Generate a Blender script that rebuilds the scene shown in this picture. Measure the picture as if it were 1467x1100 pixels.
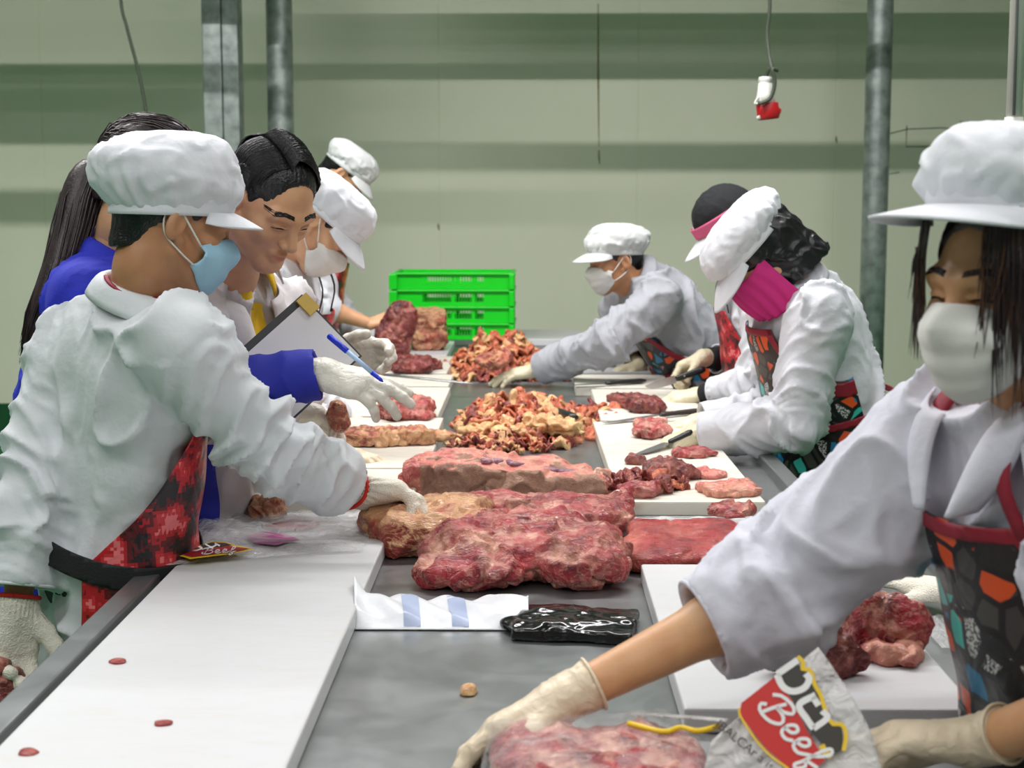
import bpy, bmesh, math, random
import numpy as np
from mathutils import Vector, Matrix, Quaternion

for _o in list(bpy.data.objects):
    bpy.data.objects.remove(_o, do_unlink=True)
scene = bpy.context.scene
COL = scene.collection

# ------------------------------------------------------------------ camera
FPX, IW, IH = 2200.0, 1467.0, 1100.0
CAM_Z = 1.56
PITCH = math.atan(260.0 / FPX)          # looking slightly down
YAW = math.atan(29.0 / FPX)             # a touch to the left of the table axis
cam_data = bpy.data.cameras.new('camera')
cam_data.sensor_width = 36.0
cam_data.lens = 36.0 * FPX / IW
cam_data.clip_start = 0.05
cam = bpy.data.objects.new('camera', cam_data)
cam.location = (0, 0, CAM_Z)
cam.rotation_euler = (math.pi / 2 - PITCH, 0, YAW)
COL.objects.link(cam)
scene.camera = cam
cam_data.dof.use_dof = True
cam_data.dof.focus_distance = 3.1
cam_data.dof.aperture_fstop = 7.0
_R = np.array(cam.rotation_euler.to_matrix())

# ------------------------------------------------------------------ world, lights, exposure
world = bpy.data.worlds.new('world')
scene.world = world
world.use_nodes = True
_bg = world.node_tree.nodes['Background']
_bg.inputs[0].default_value = (0.95, 0.95, 1.0, 1)
_bg.inputs[1].default_value = 0.06
scene.view_settings.view_transform = 'Standard'
scene.view_settings.look = 'None'
scene.view_settings.gamma = 1.0
scene.view_settings.use_curve_mapping = False
scene.view_settings.exposure = 0.34

LAMP_Z = 4.25
LAMPS = [  # x, y, length along x, watts
    (-0.9, 4.9, 6.2, 235.0),
    (-2.4, 2.6, 2.4, 24.0), (1.4, 2.6, 2.4, 20.0),
    (-2.4, 0.4, 2.4, 40.0), (1.4, 0.4, 2.4, 34.0),
    (-2.4, -2.0, 2.4, 40.0), (1.4, -2.0, 2.4, 40.0),
]
for _x, _y, _l, _w in LAMPS:
    _ld = bpy.data.lights.new('batten_light', 'AREA')
    _ld.shape = 'RECTANGLE'; _ld.size = _l; _ld.size_y = 0.10
    _ld.energy = _w
    _ld.color = (1.0, 0.975, 0.985)
    _lo = bpy.data.objects.new('batten_light', _ld)
    _lo.location = (_x, _y, LAMP_Z - 0.075)
    COL.objects.link(_lo)


def ray(px, py):
    d = np.array([(px - IW / 2) / FPX, -(py - IH / 2) / FPX, -1.0])
    return _R @ d


def W(px, py, Y):
    """point of the place seen at a pixel, at distance Y along the table"""
    d = ray(px, py)
    return np.array([0, 0, CAM_Z]) + d * (Y / d[1])


def T(px, py, z=0.85):
    """point of the place seen at a pixel, on the horizontal plane z"""
    d = ray(px, py)
    return np.array([0, 0, CAM_Z]) + d * ((z - CAM_Z) / d[2])


def nrm(v):
    v = np.asarray(v, float)
    return v / (np.linalg.norm(v) + 1e-12)


def srgb(r, g, b):
    f = lambda c: (c / 255.0) / 12.92 if c <= 10 else ((c / 255.0 + 0.055) / 1.055) ** 2.4
    return (f(r), f(g), f(b), 1.0)


# ------------------------------------------------------------------ numpy noise
_rs = np.random.RandomState(7)
_perm = np.concatenate([_rs.permutation(256)] * 3)
_grad = _rs.randn(256, 3)
_grad /= np.linalg.norm(_grad, axis=1)[:, None]


def noise(p):
    p = np.asarray(p, float)
    i = np.floor(p).astype(int)
    f = p - i
    i &= 255
    u = f * f * f * (f * (f * 6 - 15) + 10)
    out = 0
    for dx in (0, 1):
        for dy in (0, 1):
            for dz in (0, 1):
                g = _grad[_perm[_perm[_perm[i[:, 0] + dx] + i[:, 1] + dy] + i[:, 2] + dz]]
                d = (g * (f - (dx, dy, dz))).sum(1)
                w = (u[:, 0] if dx else 1 - u[:, 0]) * (u[:, 1] if dy else 1 - u[:, 1]) * (u[:, 2] if dz else 1 - u[:, 2])
                out = out + w * d
    return out * 1.5


def fbm(p, oct=3):
    a, s = 0, 1.0
    for k in range(oct):
        a = a + s * noise(p * (2 ** k) + 17.3 * k)
        s *= 0.5
    return a


def ridge(p):
    return (1 - np.abs(noise(p)) * 1.6)


# ------------------------------------------------------------------ signed distance modelling
class Field:
    def __init__(self, lo, hi, h):
        self.h = h
        self.lo = np.asarray(lo, float) - 3 * h
        n = np.ceil((np.asarray(hi, float) + 3 * h - self.lo) / h).astype(int) + 1
        self.n = n
        self.D = np.full(n, 1.0, np.float32)
        self.ax = [(self.lo[i] + h * np.arange(n[i])).astype(np.float32) for i in range(3)]

    def _win(self, lo, hi):
        a = np.clip(np.floor((np.asarray(lo) - self.lo) / self.h).astype(int), 0, self.n)
        b = np.clip(np.ceil((np.asarray(hi) - self.lo) / self.h).astype(int) + 1, 0, self.n)
        if np.any(b <= a):
            return None, None
        sl = tuple(slice(a[i], b[i]) for i in range(3))
        g = [self.ax[0][sl[0]][:, None, None], self.ax[1][sl[1]][None, :, None], self.ax[2][sl[2]][None, None, :]]
        return sl, g

    def _merge(self, sl, d, k, sub=False):
        D = self.D[sl]
        if sub:
            d = -d
            if k > 0:
                h = np.clip(0.5 - 0.5 * (d - D) / k, 0, 1)
                r = d + (D - d) * h + k * h * (1 - h)
            else:
                r = np.maximum(D, d)
        else:
            if k > 0:
                h = np.clip(0.5 + 0.5 * (d - D) / k, 0, 1)
                r = d + (D - d) * h - k * h * (1 - h)
            else:
                r = np.minimum(D, d)
        self.D[sl] = r

    def cone(self, a, b, ra, rb, k=0.02, sub=False):
        a = np.asarray(a, float); b = np.asarray(b, float)
        m = max(ra, rb) + k + 3 * self.h
        sl, g = self._win(np.minimum(a, b) - m, np.maximum(a, b) + m)
        if sl is None:
            return
        q = [g[i] - a[i] for i in range(3)]
        ba = b - a
        L2 = ba @ ba + 1e-12
        t = np.clip((q[0] * ba[0] + q[1] * ba[1] + q[2] * ba[2]) / L2, 0, 1)
        d = np.sqrt((q[0] - t * ba[0]) ** 2 + (q[1] - t * ba[1]) ** 2 + (q[2] - t * ba[2]) ** 2) - (ra + (rb - ra) * t)
        self._merge(sl, d, k, sub)

    def seg(self, a, b, s, r0, r1, k=0.03, sub=False):
        """elliptical limb: s = side axis, r0/r1 = (side, front) radii at the ends"""
        a = np.asarray(a, float); b = np.asarray(b, float)
        ba = b - a
        L = np.linalg.norm(ba) + 1e-9
        u = ba / L
        s = nrm(s - (s @ u) * u)
        f = np.cross(u, s)
        m = max(*r0, *r1) + k + 3 * self.h
        sl, g = self._win(np.minimum(a, b) - m, np.maximum(a, b) + m)
        if sl is None:
            return
        q = [g[i] - a[i] for i in range(3)]
        dot = lambda v: q[0] * v[0] + q[1] * v[1] + q[2] * v[2]
        al = dot(u)
        t = np.clip(al / L, 0, 1)
        qa = al - t * L
        qs, qf = dot(s), dot(f)
        rs = r0[0] + (r1[0] - r0[0]) * t
        rf = r0[1] + (r1[1] - r0[1]) * t
        ra = np.minimum(rs, rf)
        k0 = np.sqrt((qs / rs) ** 2 + (qf / rf) ** 2 + (qa / ra) ** 2)
        k1 = np.sqrt((qs / rs ** 2) ** 2 + (qf / rf ** 2) ** 2 + (qa / ra ** 2) ** 2) + 1e-6
        self._merge(sl, (k0 * (k0 - 1) / k1).astype(np.float32), k, sub)

    def ell(self, c, r, R=None, k=0.02, sub=False):
        c = np.asarray(c, float); r = np.asarray(r, float)
        m = r.max() + k + 3 * self.h
        sl, g = self._win(c - m, c + m)
        if sl is None:
            return
        q = [g[i] - c[i] for i in range(3)]
        if R is None:
            R = np.eye(3)
        R = np.asarray(R)
        p = [q[0] * R[0, i] + q[1] * R[1, i] + q[2] * R[2, i] for i in range(3)]
        k0 = np.sqrt((p[0] / r[0]) ** 2 + (p[1] / r[1]) ** 2 + (p[2] / r[2]) ** 2)
        k1 = np.sqrt((p[0] / r[0] ** 2) ** 2 + (p[1] / r[1] ** 2) ** 2 + (p[2] / r[2] ** 2) ** 2) + 1e-6
        self._merge(sl, (k0 * (k0 - 1) / k1).astype(np.float32), k, sub)

    def box(self, c, r, R=None, rad=0.01, k=0.01, sub=False):
        c = np.asarray(c, float); r = np.asarray(r, float)
        m = np.linalg.norm(r) + rad + k + 3 * self.h
        sl, g = self._win(c - m, c + m)
        if sl is None:
            return
        q = [g[i] - c[i] for i in range(3)]
        R = np.eye(3) if R is None else np.asarray(R)
        p = [np.abs(q[0] * R[0, i] + q[1] * R[1, i] + q[2] * R[2, i]) - (r[i] - rad) for i in range(3)]
        d = np.sqrt(sum(np.maximum(x, 0) ** 2 for x in p)) + np.minimum(np.maximum(np.maximum(p[0], p[1]), p[2]), 0) - rad
        self._merge(sl, d.astype(np.float32), k, sub)

    def half(self, c, n, k=0.0):
        """remove everything on the side n points to"""
        n = nrm(n)
        d = (self.ax[0][:, None, None] - c[0]) * n[0] + (self.ax[1][None, :, None] - c[1]) * n[1] + (self.ax[2][None, None, :] - c[2]) * n[2]
        self.D = np.maximum(self.D, d.astype(np.float32))

    def mesh(self, smooth=1):
        D = self.D
        neg = (D < 0)
        cnt = np.zeros(tuple(s - 1 for s in D.shape), np.int8)
        for dx in (0, 1):
            for dy in (0, 1):
                for dz in (0, 1):
                    cnt += neg[dx:D.shape[0] - 1 + dx, dy:D.shape[1] - 1 + dy, dz:D.shape[2] - 1 + dz]
        act = np.argwhere((cnt > 0) & (cnt < 8))
        idx = np.full(cnt.shape, -1, np.int32)
        idx[act[:, 0], act[:, 1], act[:, 2]] = np.arange(len(act))
        P = np.zeros((len(act), 3)); Cn = np.zeros(len(act))
        corners = [(a, b, c) for a in (0, 1) for b in (0, 1) for c in (0, 1)]
        val = {c: D[act[:, 0] + c[0], act[:, 1] + c[1], act[:, 2] + c[2]].astype(float) for c in corners}
        for c in corners:
            for ax_ in range(3):
                if c[ax_] == 0:
                    e = list(c); e[ax_] = 1; e = tuple(e)
                    v0, v1 = val[c], val[e]
                    m = (v0 < 0) != (v1 < 0)
                    t = np.where(m, v0 / np.where(m, v0 - v1, 1), 0)
                    pos = np.tile(np.array(c, float), (len(act), 1)); pos[:, ax_] = t
                    P[m] += pos[m]; Cn[m] += 1
        V = self.lo + self.h * (act + P / Cn[:, None])
        Q = []
        for ax_ in range(3):
            b, c = (ax_ + 1) % 3, (ax_ + 2) % 3
            sl0 = [slice(None)] * 3; sl1 = [slice(None)] * 3
            sl0[ax_] = slice(0, -1); sl1[ax_] = slice(1, None)
            n0, n1 = neg[tuple(sl0)], neg[tuple(sl1)]
            for flip, m in ((False, n0 & ~n1), (True, ~n0 & n1)):
                e = np.argwhere(m)
                ok = (e[:, b] > 0) & (e[:, c] > 0) & (e[:, b] < D.shape[b] - 1) & (e[:, c] < D.shape[c] - 1)
                e = e[ok]
                o = []
                for db, dc in ((-1, -1), (0, -1), (0, 0), (-1, 0)):
                    x = e.copy(); x[:, b] += db; x[:, c] += dc
                    o.append(idx[x[:, 0], x[:, 1], x[:, 2]])
                q = np.stack(o if not flip else o[::-1], 1)
                Q.append(q)
        Q = np.concatenate(Q)
        Q = Q[(Q >= 0).all(1)]
        for _ in range(smooth):
            V = lap(V, Q)
        return V, Q


def lap(V, Q, w=0.5):
    n = len(V)
    S = np.zeros((n, 3)); C = np.zeros(n)
    for k in range(4):
        a, b = Q[:, k], Q[:, (k + 1) % 4]
        for i in range(3):
            S[:, i] += np.bincount(a, V[b, i], n) + np.bincount(b, V[a, i], n)
        C += np.bincount(a, minlength=n) + np.bincount(b, minlength=n)
    return V * (1 - w) + w * S / np.maximum(C, 1)[:, None]


def normals(V, Q):
    e1 = V[Q[:, 2]] - V[Q[:, 0]]
    e2 = V[Q[:, 3]] - V[Q[:, 1]]
    fn = np.cross(e1, e2)
    N = np.zeros_like(V)
    for k in range(4):
        for i in range(3):
            N[:, i] += np.bincount(Q[:, k], fn[:, i], len(V))
    return N / (np.linalg.norm(N, axis=1)[:, None] + 1e-12)


# ------------------------------------------------------------------ object helpers
def quads_mesh(name, V, Q, smooth=True):
    me = bpy.data.meshes.new(name)
    Q = np.asarray(Q, np.int32)
    V = np.asarray(V, np.float32)
    me.vertices.add(len(V)); me.vertices.foreach_set('co', V.ravel())
    k = Q.shape[1]
    me.loops.add(Q.size); me.loops.foreach_set('vertex_index', Q.ravel())
    me.polygons.add(len(Q))
    me.polygons.foreach_set('loop_start', np.arange(0, Q.size, k, dtype=np.int32))
    me.polygons.foreach_set('loop_total', np.full(len(Q), k, np.int32))
    me.polygons.foreach_set('use_smooth', np.full(len(Q), smooth, bool))
    me.update(calc_edges=True)
    return me


def link(name, me, mat=None, parent=None, loc=None):
    o = bpy.data.objects.new(name, me)
    COL.objects.link(o)
    if mat is not None and me is not None:
        me.materials.clear()
        me.materials.append(mat)
    if parent is not None:
        o.parent = parent
    if loc is not None:
        o.location = loc
    return o


def tag(o, label=None, cat=None, group=None, kind=None):
    if label: o['label'] = label
    if cat: o['category'] = cat
    if group: o['group'] = group
    if kind: o['kind'] = kind
    return o


def empty(name, loc, label, cat, group=None, kind=None, rz=0.0):
    o = bpy.data.objects.new(name, None)
    o.empty_display_size = 0.05
    o.location = tuple(loc)
    o.rotation_euler = (0, 0, rz)
    COL.objects.link(o)
    return tag(o, label, cat, group, kind)


class MB:
    """collects polygons, then links them as one mesh object"""
    def __init__(self):
        self.v = []; self.f = []; self.sm = []

    def add(self, V, F, smooth=False):
        b = len(self.v)
        self.v += [tuple(map(float, p)) for p in V]
        self.f += [tuple(int(i) + b for i in q) for q in F]
        self.sm += [smooth] * len(F)
        return self

    def box(self, lo, hi, R=None, c=(0, 0, 0)):
        x0, y0, z0 = lo; x1, y1, z1 = hi
        V = [(x0, y0, z0), (x1, y0, z0), (x1, y1, z0), (x0, y1, z0), (x0, y0, z1), (x1, y0, z1), (x1, y1, z1), (x0, y1, z1)]
        if R is not None:
            V = [tuple(np.asarray(R) @ np.array(p) + np.array(c)) for p in V]
        return self.add(V, [(0, 3, 2, 1), (4, 5, 6, 7), (0, 1, 5, 4), (1, 2, 6, 5), (2, 3, 7, 6), (3, 0, 4, 7)])

    def bevbox(self, lo, hi, b):
        bm = bmesh.new()
        bmesh.ops.create_cube(bm, size=1.0)
        for v in bm.verts:
            v.co = Vector([lo[i] + (v.co[i] + 0.5) * (hi[i] - lo[i]) for i in range(3)])
        bmesh.ops.bevel(bm, geom=list(bm.edges), offset=b, segments=2, profile=0.5, affect='EDGES')
        bm.verts.index_update()
        self.add([v.co[:] for v in bm.verts], [[v.index for v in f.verts] for f in bm.faces], False)
        bm.free()
        return self

    def tube(self, pts, rad, n=10, cap=True, flat=None):
        V, F = tube_geo(pts, rad, n, cap, flat)
        return self.add(V, F, True)

    def build(self, name, mat, parent=None, loc=None):
        me = bpy.data.meshes.new(name)
        me.from_pydata(self.v, [], self.f)
        me.polygons.foreach_set('use_smooth', self.sm)
        me.update()
        return link(name, me, mat, parent, loc)


def tube_geo(pts, rad, n=10, cap=True, flat=None):
    P = np.asarray(pts, float)
    r = np.full(len(P), rad, float) if np.isscalar(rad) else np.asarray(rad, float)
    tg = np.gradient(P, axis=0)
    tg /= np.linalg.norm(tg, axis=1)[:, None] + 1e-12
    ref = np.array([0, 0, 1.0]) if abs(tg[0][2]) < 0.9 else np.array([1.0, 0, 0])
    if flat is not None:
        ref = np.asarray(flat[0], float)
    V, F = [], []
    s = nrm(np.cross(tg[0], ref))
    for i in range(len(P)):
        s = nrm(s - (s @ tg[i]) * tg[i])
        q = np.cross(tg[i], s)
        fr = 1.0 if flat is None else flat[1]
        for k in range(n):
            a = 2 * math.pi * k / n
            V.append(P[i] + r[i] * (math.cos(a) * s + fr * math.sin(a) * q))
    for i in range(len(P) - 1):
        for k in range(n):
            F.append((i * n + k, i * n + (k + 1) % n, (i + 1) * n + (k + 1) % n, (i + 1) * n + k))
    if cap:
        F.append(tuple(range(n))[::-1])
        F.append(tuple((len(P) - 1) * n + k for k in range(n)))
    return V, F


def spline(ctrl, n=24):
    """Catmull-Rom through control points"""
    C = np.asarray(ctrl, float)
    C = np.vstack([2 * C[0] - C[1], C, 2 * C[-1] - C[-2]])
    out = []
    m = len(C) - 3
    for j in range(n):
        t = j / (n - 1) * m
        i = min(int(t), m - 1); t -= i
        p0, p1, p2, p3 = C[i:i + 4]
        out.append(0.5 * ((2 * p1) + (-p0 + p2) * t + (2 * p0 - 5 * p1 + 4 * p2 - p3) * t * t + (-p0 + 3 * p1 - 3 * p2 + p3) * t ** 3))
    return np.array(out)


def sheet(fn, nu, nv, closed=False):
    """grid surface from fn(u, v) -> point, u, v in 0..1"""
    V = [fn(i / (nu if closed else nu - 1), j / (nv - 1)) for j in range(nv) for i in range(nu)]
    F = []
    for j in range(nv - 1):
        for i in range(nu if closed else nu - 1):
            a, b = j * nu + i, j * nu + (i + 1) % nu
            F.append((a, b, b + nu, a + nu))
    return np.array(V), F


def solid(o, t, off=0.0):
    m = o.modifiers.new('thickness', 'SOLIDIFY')
    m.thickness = t; m.offset = off
    return o


def subsurf(o, n=1):
    m = o.modifiers.new('subdivision', 'SUBSURF')
    m.levels = n; m.render_levels = n
    return o


# ------------------------------------------------------------------ materials
def new_mat(name):
    m = bpy.data.materials.new(name)
    m.use_nodes = True
    nt = m.node_tree
    return m, nt, nt.nodes['Principled BSDF']


def nd(nt, typ, **kw):
    n = nt.nodes.new(typ)
    for k, v in kw.items():
        if k.startswith('i_'):
            n.inputs[k[2:].replace('_', ' ')].default_value = v
        else:
            setattr(n, k, v)
    return n


def ramp(nt, fac, stops, interp='LINEAR'):
    r = nt.nodes.new('ShaderNodeValToRGB')
    r.color_ramp.interpolation = interp
    e = r.color_ramp.elements
    while len(e) > 1:
        e.remove(e[0])
    e[0].position = stops[0][0]; e[0].color = stops[0][1]
    for p, c in stops[1:]:
        x = e.new(p); x.color = c
    nt.links.new(fac, r.inputs[0])
    return r.outputs[0]


def coords(nt, scale=(1, 1, 1)):
    tc = nt.nodes.new('ShaderNodeTexCoord')
    mp = nt.nodes.new('ShaderNodeMapping')
    mp.inputs['Scale'].default_value = scale
    nt.links.new(tc.outputs['Object'], mp.inputs[0])
    return mp.outputs[0]


def nz(nt, vec, scale, detail=3, dist=0.0, rough=0.5):
    n = nd(nt, 'ShaderNodeTexNoise')
    n.inputs['Scale'].default_value = scale
    n.inputs['Detail'].default_value = detail
    n.inputs['Distortion'].default_value = dist
    n.inputs['Roughness'].default_value = rough
    nt.links.new(vec, n.inputs['Vector'])
    return n.outputs[0]


def bump(nt, b, h, strength=0.3, dist=0.01):
    n = nt.nodes.new('ShaderNodeBump')
    n.inputs['Strength'].default_value = strength
    n.inputs['Distance'].default_value = dist
    nt.links.new(h, n.inputs['Height'])
    nt.links.new(n.outputs[0], b.inputs['Normal'])


def mixc(nt, fac, a, b, mode='MIX'):
    m = nt.nodes.new('ShaderNodeMix')
    m.data_type = 'RGBA'; m.blend_type = mode
    for sock, v in ((m.inputs[0], fac), (m.inputs[6], a), (m.inputs[7], b)):
        if isinstance(v, bpy.types.NodeSocket):
            nt.links.new(v, sock)
        else:
            sock.default_value = v
    return m.outputs[2]


def plain(name, col, rough=0.5, metal=0.0, noise_scale=None, var=0.08, bmp=0.0, bscale=80, **kw):
    m, nt, b = new_mat(name)
    v = coords(nt)
    n = nz(nt, v, noise_scale or 9.0, 4)
    dark = tuple(c * (1 - var) for c in col[:3]) + (1,)
    lite = tuple(min(1, c * (1 + var)) for c in col[:3]) + (1,)
    nt.links.new(ramp(nt, n, [(0.3, dark), (0.7, lite)]), b.inputs['Base Color'])
    b.inputs['Roughness'].default_value = rough
    b.inputs['Metallic'].default_value = metal
    for k, val in kw.items():
        b.inputs[k.replace('_', ' ')].default_value = val
    if bmp:
        bump(nt, b, nz(nt, v, bscale, 3), bmp, 0.004)
    return m


def meat_mat(name, lean, dark, fat, fatamt=0.5, scale=1.0, rough=0.22):
    """raw beef: lean grain, marbling and membranes; the 'fat' point attribute adds the fat seams each cut has"""
    m, nt, b = new_mat(name)
    v = coords(nt)
    vs = coords(nt, (1.0, 3.5, 2.0))
    n1 = nz(nt, v, 17 * scale, 6, 0.6, 0.65)
    c = ramp(nt, n1, [(0.34, dark), (0.54, lean), (0.70, tuple(min(1, x * k) for x, k in zip(lean[:3], (1.35, 1.6, 1.6))) + (1,))])
    # thin marbling lines along the level lines of a noise
    n2 = nz(nt, vs, 16 * scale, 5, 1.2, 0.6)
    line = ramp(nt, n2, [(0.465, (0, 0, 0, 1)), (0.495, (1, 1, 1, 1)), (0.505, (1, 1, 1, 1)), (0.535, (0, 0, 0, 1))])
    n4 = nz(nt, v, 9 * scale, 3)
    patch = ramp(nt, n4, [(0.52, (0, 0, 0, 1)), (0.66, (1, 1, 1, 1))])
    pm = nd(nt, 'ShaderNodeMath', operation='MAXIMUM')
    l1 = nd(nt, 'ShaderNodeMath', operation='MULTIPLY'); nt.links.new(line, l1.inputs[0]); l1.inputs[1].default_value = min(1.0, 0.25 + fatamt)
    l2 = nd(nt, 'ShaderNodeMath', operation='MULTIPLY'); nt.links.new(patch, l2.inputs[0]); l2.inputs[1].default_value = fatamt * 0.75
    nt.links.new(l1.outputs[0], pm.inputs[0]); nt.links.new(l2.outputs[0], pm.inputs[1])
    at = nd(nt, 'ShaderNodeAttribute', attribute_name='fat')
    ad = nd(nt, 'ShaderNodeMath', operation='ADD', use_clamp=True)
    nt.links.new(pm.outputs[0], ad.inputs[0]); nt.links.new(at.outputs['Fac'], ad.inputs[1])
    n3 = nz(nt, v, 34 * scale, 4)
    fatc = ramp(nt, n3, [(0.3, tuple(x * k for x, k in zip(fat[:3], (0.82, 0.68, 0.62))) + (1,)), (0.65, fat)])
    nt.links.new(mixc(nt, ad.outputs[0], c, fatc), b.inputs['Base Color'])
    nt.links.new(ramp(nt, nz(nt, v, 30 * scale, 4), [(0.35, (rough * .7,) * 3 + (1,)), (0.65, (rough * 1.7,) * 3 + (1,))]), b.inputs['Roughness'])
    b.inputs['Specular IOR Level'].default_value = 0.55
    bm_ = nd(nt, 'ShaderNodeMath', operation='MULTIPLY_ADD')
    nt.links.new(nz(nt, vs, 85 * scale, 5, 0.8), bm_.inputs[0]); bm_.inputs[1].default_value = 1.0
    nt.links.new(nz(nt, v, 38 * scale, 4, 0.6), bm_.inputs[2])
    bump(nt, b, bm_.outputs[0], 0.75, 0.006)
    return m


M = {}
def make_materials():
    # ---- white work coat
    def coat(name, col):
        m, nt, b = new_mat(name)
        v = coords(nt)
        n = nz(nt, v, 4.0, 3)
        nt.links.new(ramp(nt, n, [(0.3, tuple(c * 0.93 for c in col[:3]) + (1,)), (0.7, col)]), b.inputs['Base Color'])
        b.inputs['Roughness'].default_value = 0.72
        b.inputs['Specular IOR Level'].default_value = 0.25
        w = nz(nt, v, 11.0, 4, 0.0)
        bump(nt, b, w, 0.30, 0.03)
        return m
    M['coat'] = coat('white_coat_cloth', (0.64, 0.65, 0.69, 1))
    M['coat_floor_tint'] = coat('white_coat_cloth_floor_tint', (0.66, 0.685, 0.71, 1))  # white coat; slight mint of the green floor's reflection put into the colour
    M['coat_lilac'] = coat('white_lilac_coat_cloth', (0.63, 0.625, 0.70, 1))
    M['coat_warm'] = coat('warm_white_coat_cloth', (0.66, 0.62, 0.63, 1))
    M['coat_grey'] = coat('grey_white_coat_cloth', (0.36, 0.37, 0.40, 1))
    M['cap'] = coat('white_cap_cloth', (0.72, 0.73, 0.77, 1))
    M['cap_grey'] = coat('grey_white_cap_cloth', (0.58, 0.60, 0.59, 1))
    M['polo_blue'] = plain('royal_blue_knit', srgb(38, 48, 190), 0.8, bmp=0.15, bscale=200)
    M['sleeve_blue'] = plain('royal_blue_cloth', srgb(26, 36, 150), 0.75, bmp=0.3, bscale=25)
    M['polo_yellow'] = plain('yellow_knit', srgb(222, 180, 30), 0.8, bmp=0.15, bscale=200)
    M['trouser'] = plain('dark_trouser_cloth', srgb(45, 48, 60), 0.85)
    M['boot'] = plain('white_rubber_boot', srgb(205, 208, 205), 0.4)
    # ---- skin
    def skin(name, col):
        m, nt, b = new_mat(name)
        v = coords(nt)
        n = nz(nt, v, 22.0, 4)
        d = tuple(c * k for c, k in zip(col[:3], (0.85, 0.76, 0.72))) + (1,)
        cc = ramp(nt, n, [(0.3, d), (0.7, col)])
        at = nd(nt, 'ShaderNodeAttribute', attribute_name='lip')
        nt.links.new(mixc(nt, at.outputs['Fac'], cc, (col[0] * 0.80, col[1] * 0.58, col[2] * 0.60, 1)), b.inputs['Base Color'])
        b.inputs['Roughness'].default_value = 0.45
        b.inputs['Subsurface Weight'].default_value = 0.12
        b.inputs['Subsurface Radius'].default_value = (0.012, 0.005, 0.003)
        bump(nt, b, nz(nt, v, 260.0, 3), 0.12, 0.002)
        return m
    M['skin_tan'] = skin('tan_skin', srgb(214, 166, 128))
    M['skin_dark'] = skin('deep_tan_skin', srgb(190, 138, 100))
    M['skin_light'] = skin('light_tan_skin', srgb(210, 162, 118))
    M['hair'] = plain('black_hair', srgb(14, 13, 15), 0.32, var=0.4, noise_scale=60, bmp=0.5, bscale=220)
    M['hair_brown'] = plain('dark_brown_hair', srgb(44, 30, 32), 0.35, var=0.35, noise_scale=60, bmp=0.3, bscale=200)
    M['hair_ends'] = plain('brown_hair_ends', srgb(82, 48, 26), 0.4, var=0.3, noise_scale=60)
    M['eye'] = plain('eye_dark', srgb(20, 14, 12), 0.15)
    M['eye_white'] = plain('eye_white', srgb(190, 180, 172), 0.2)
    M['mask_white'] = plain('white_mask_fabric', (0.70, 0.69, 0.65, 1), 0.8, bmp=0.12, bscale=160)
    M['mask_blue'] = plain('pale_blue_mask_fabric', srgb(158, 200, 222), 0.8, bmp=0.15, bscale=160)
    M['pink'] = plain('magenta_cloth', srgb(196, 38, 120), 0.8, bmp=0.2, bscale=60)
    M['pink_pale'] = plain('dusty_pink_cloth', srgb(205, 92, 130), 0.8, bmp=0.2, bscale=60)
    M['black_cloth'] = plain('black_cloth', srgb(16, 18, 22), 0.85, bmp=0.25, bscale=150)
    M['black_shiny'] = plain('black_shiny_fabric', srgb(22, 22, 24), 0.34, bmp=0.5, bscale=28)
    M['black_strap'] = plain('black_webbing', srgb(14, 14, 16), 0.7, bmp=0.3, bscale=300)
    M['crimson'] = plain('crimson_binding', srgb(140, 14, 38), 0.6)
    # ---- gloves
    def latex(name, col):
        m, nt, b = new_mat(name)
        v = coords(nt, (1, 1, 1))
        nt.links.new(ramp(nt, nz(nt, v, 25, 3), [(0.3, tuple(c * 0.86 for c in col[:3]) + (1,)), (0.7, col)]), b.inputs['Base Color'])
        b.inputs['Roughness'].default_value = 0.42
        bump(nt, b, nz(nt, v, 45, 3, 1.5), 0.55, 0.006)
        return m
    M['glove_latex'] = latex('cream_latex_glove', srgb(226, 208, 180))
    M['glove_cream'] = latex('pale_cream_glove', srgb(222, 212, 180))
    M['glove_white'] = latex('white_glove', srgb(222, 216, 202))
    m, nt, b = new_mat('white_knit_glove')
    v = coords(nt)
    b.inputs['Base Color'].default_value = srgb(222, 216, 202)
    b.inputs['Roughness'].default_value = 0.9
    vo = nd(nt, 'ShaderNodeTexVoronoi'); vo.inputs['Scale'].default_value = 330
    nt.links.new(v, vo.inputs['Vector'])
    bump(nt, b, vo.outputs['Distance'], 0.6, 0.003)
    M['knit'] = m
    M['red_knit'] = plain('red_elastic_rim', srgb(200, 40, 30), 0.85, bmp=0.4, bscale=300)
    # ---- aprons
    m, nt, b = new_mat('red_pixel_camouflage_cloth')
    v = coords(nt, (1, 1, 1))
    sn = nd(nt, 'ShaderNodeVectorMath', operation='SNAP')
    nt.links.new(v, sn.inputs[0]); sn.inputs[1].default_value = (0.006, 0.006, 0.006)
    n = nz(nt, sn.outputs[0], 17, 3, 0.0, 0.65)
    c = ramp(nt, n, [(0, srgb(26, 20, 24)), (0.41, srgb(92, 12, 22)), (0.47, srgb(172, 24, 36)), (0.545, srgb(196, 44, 50)), (0.59, srgb(224, 112, 116))], 'CONSTANT')
    nt.links.new(c, b.inputs['Base Color'])
    b.inputs['Roughness'].default_value = 0.35
    bump(nt, b, nz(nt, v, 14, 3, 1.0), 0.3, 0.02)
    M['camo'] = m
    m, nt, b = new_mat('bright_geometric_print_cloth')
    v = coords(nt, (1, 1, 1))
    nzv = nd(nt, 'ShaderNodeTexNoise'); nzv.inputs['Scale'].default_value = 9
    nt.links.new(v, nzv.inputs['Vector'])
    mv = nd(nt, 'ShaderNodeVectorMath', operation='MULTIPLY_ADD')
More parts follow.
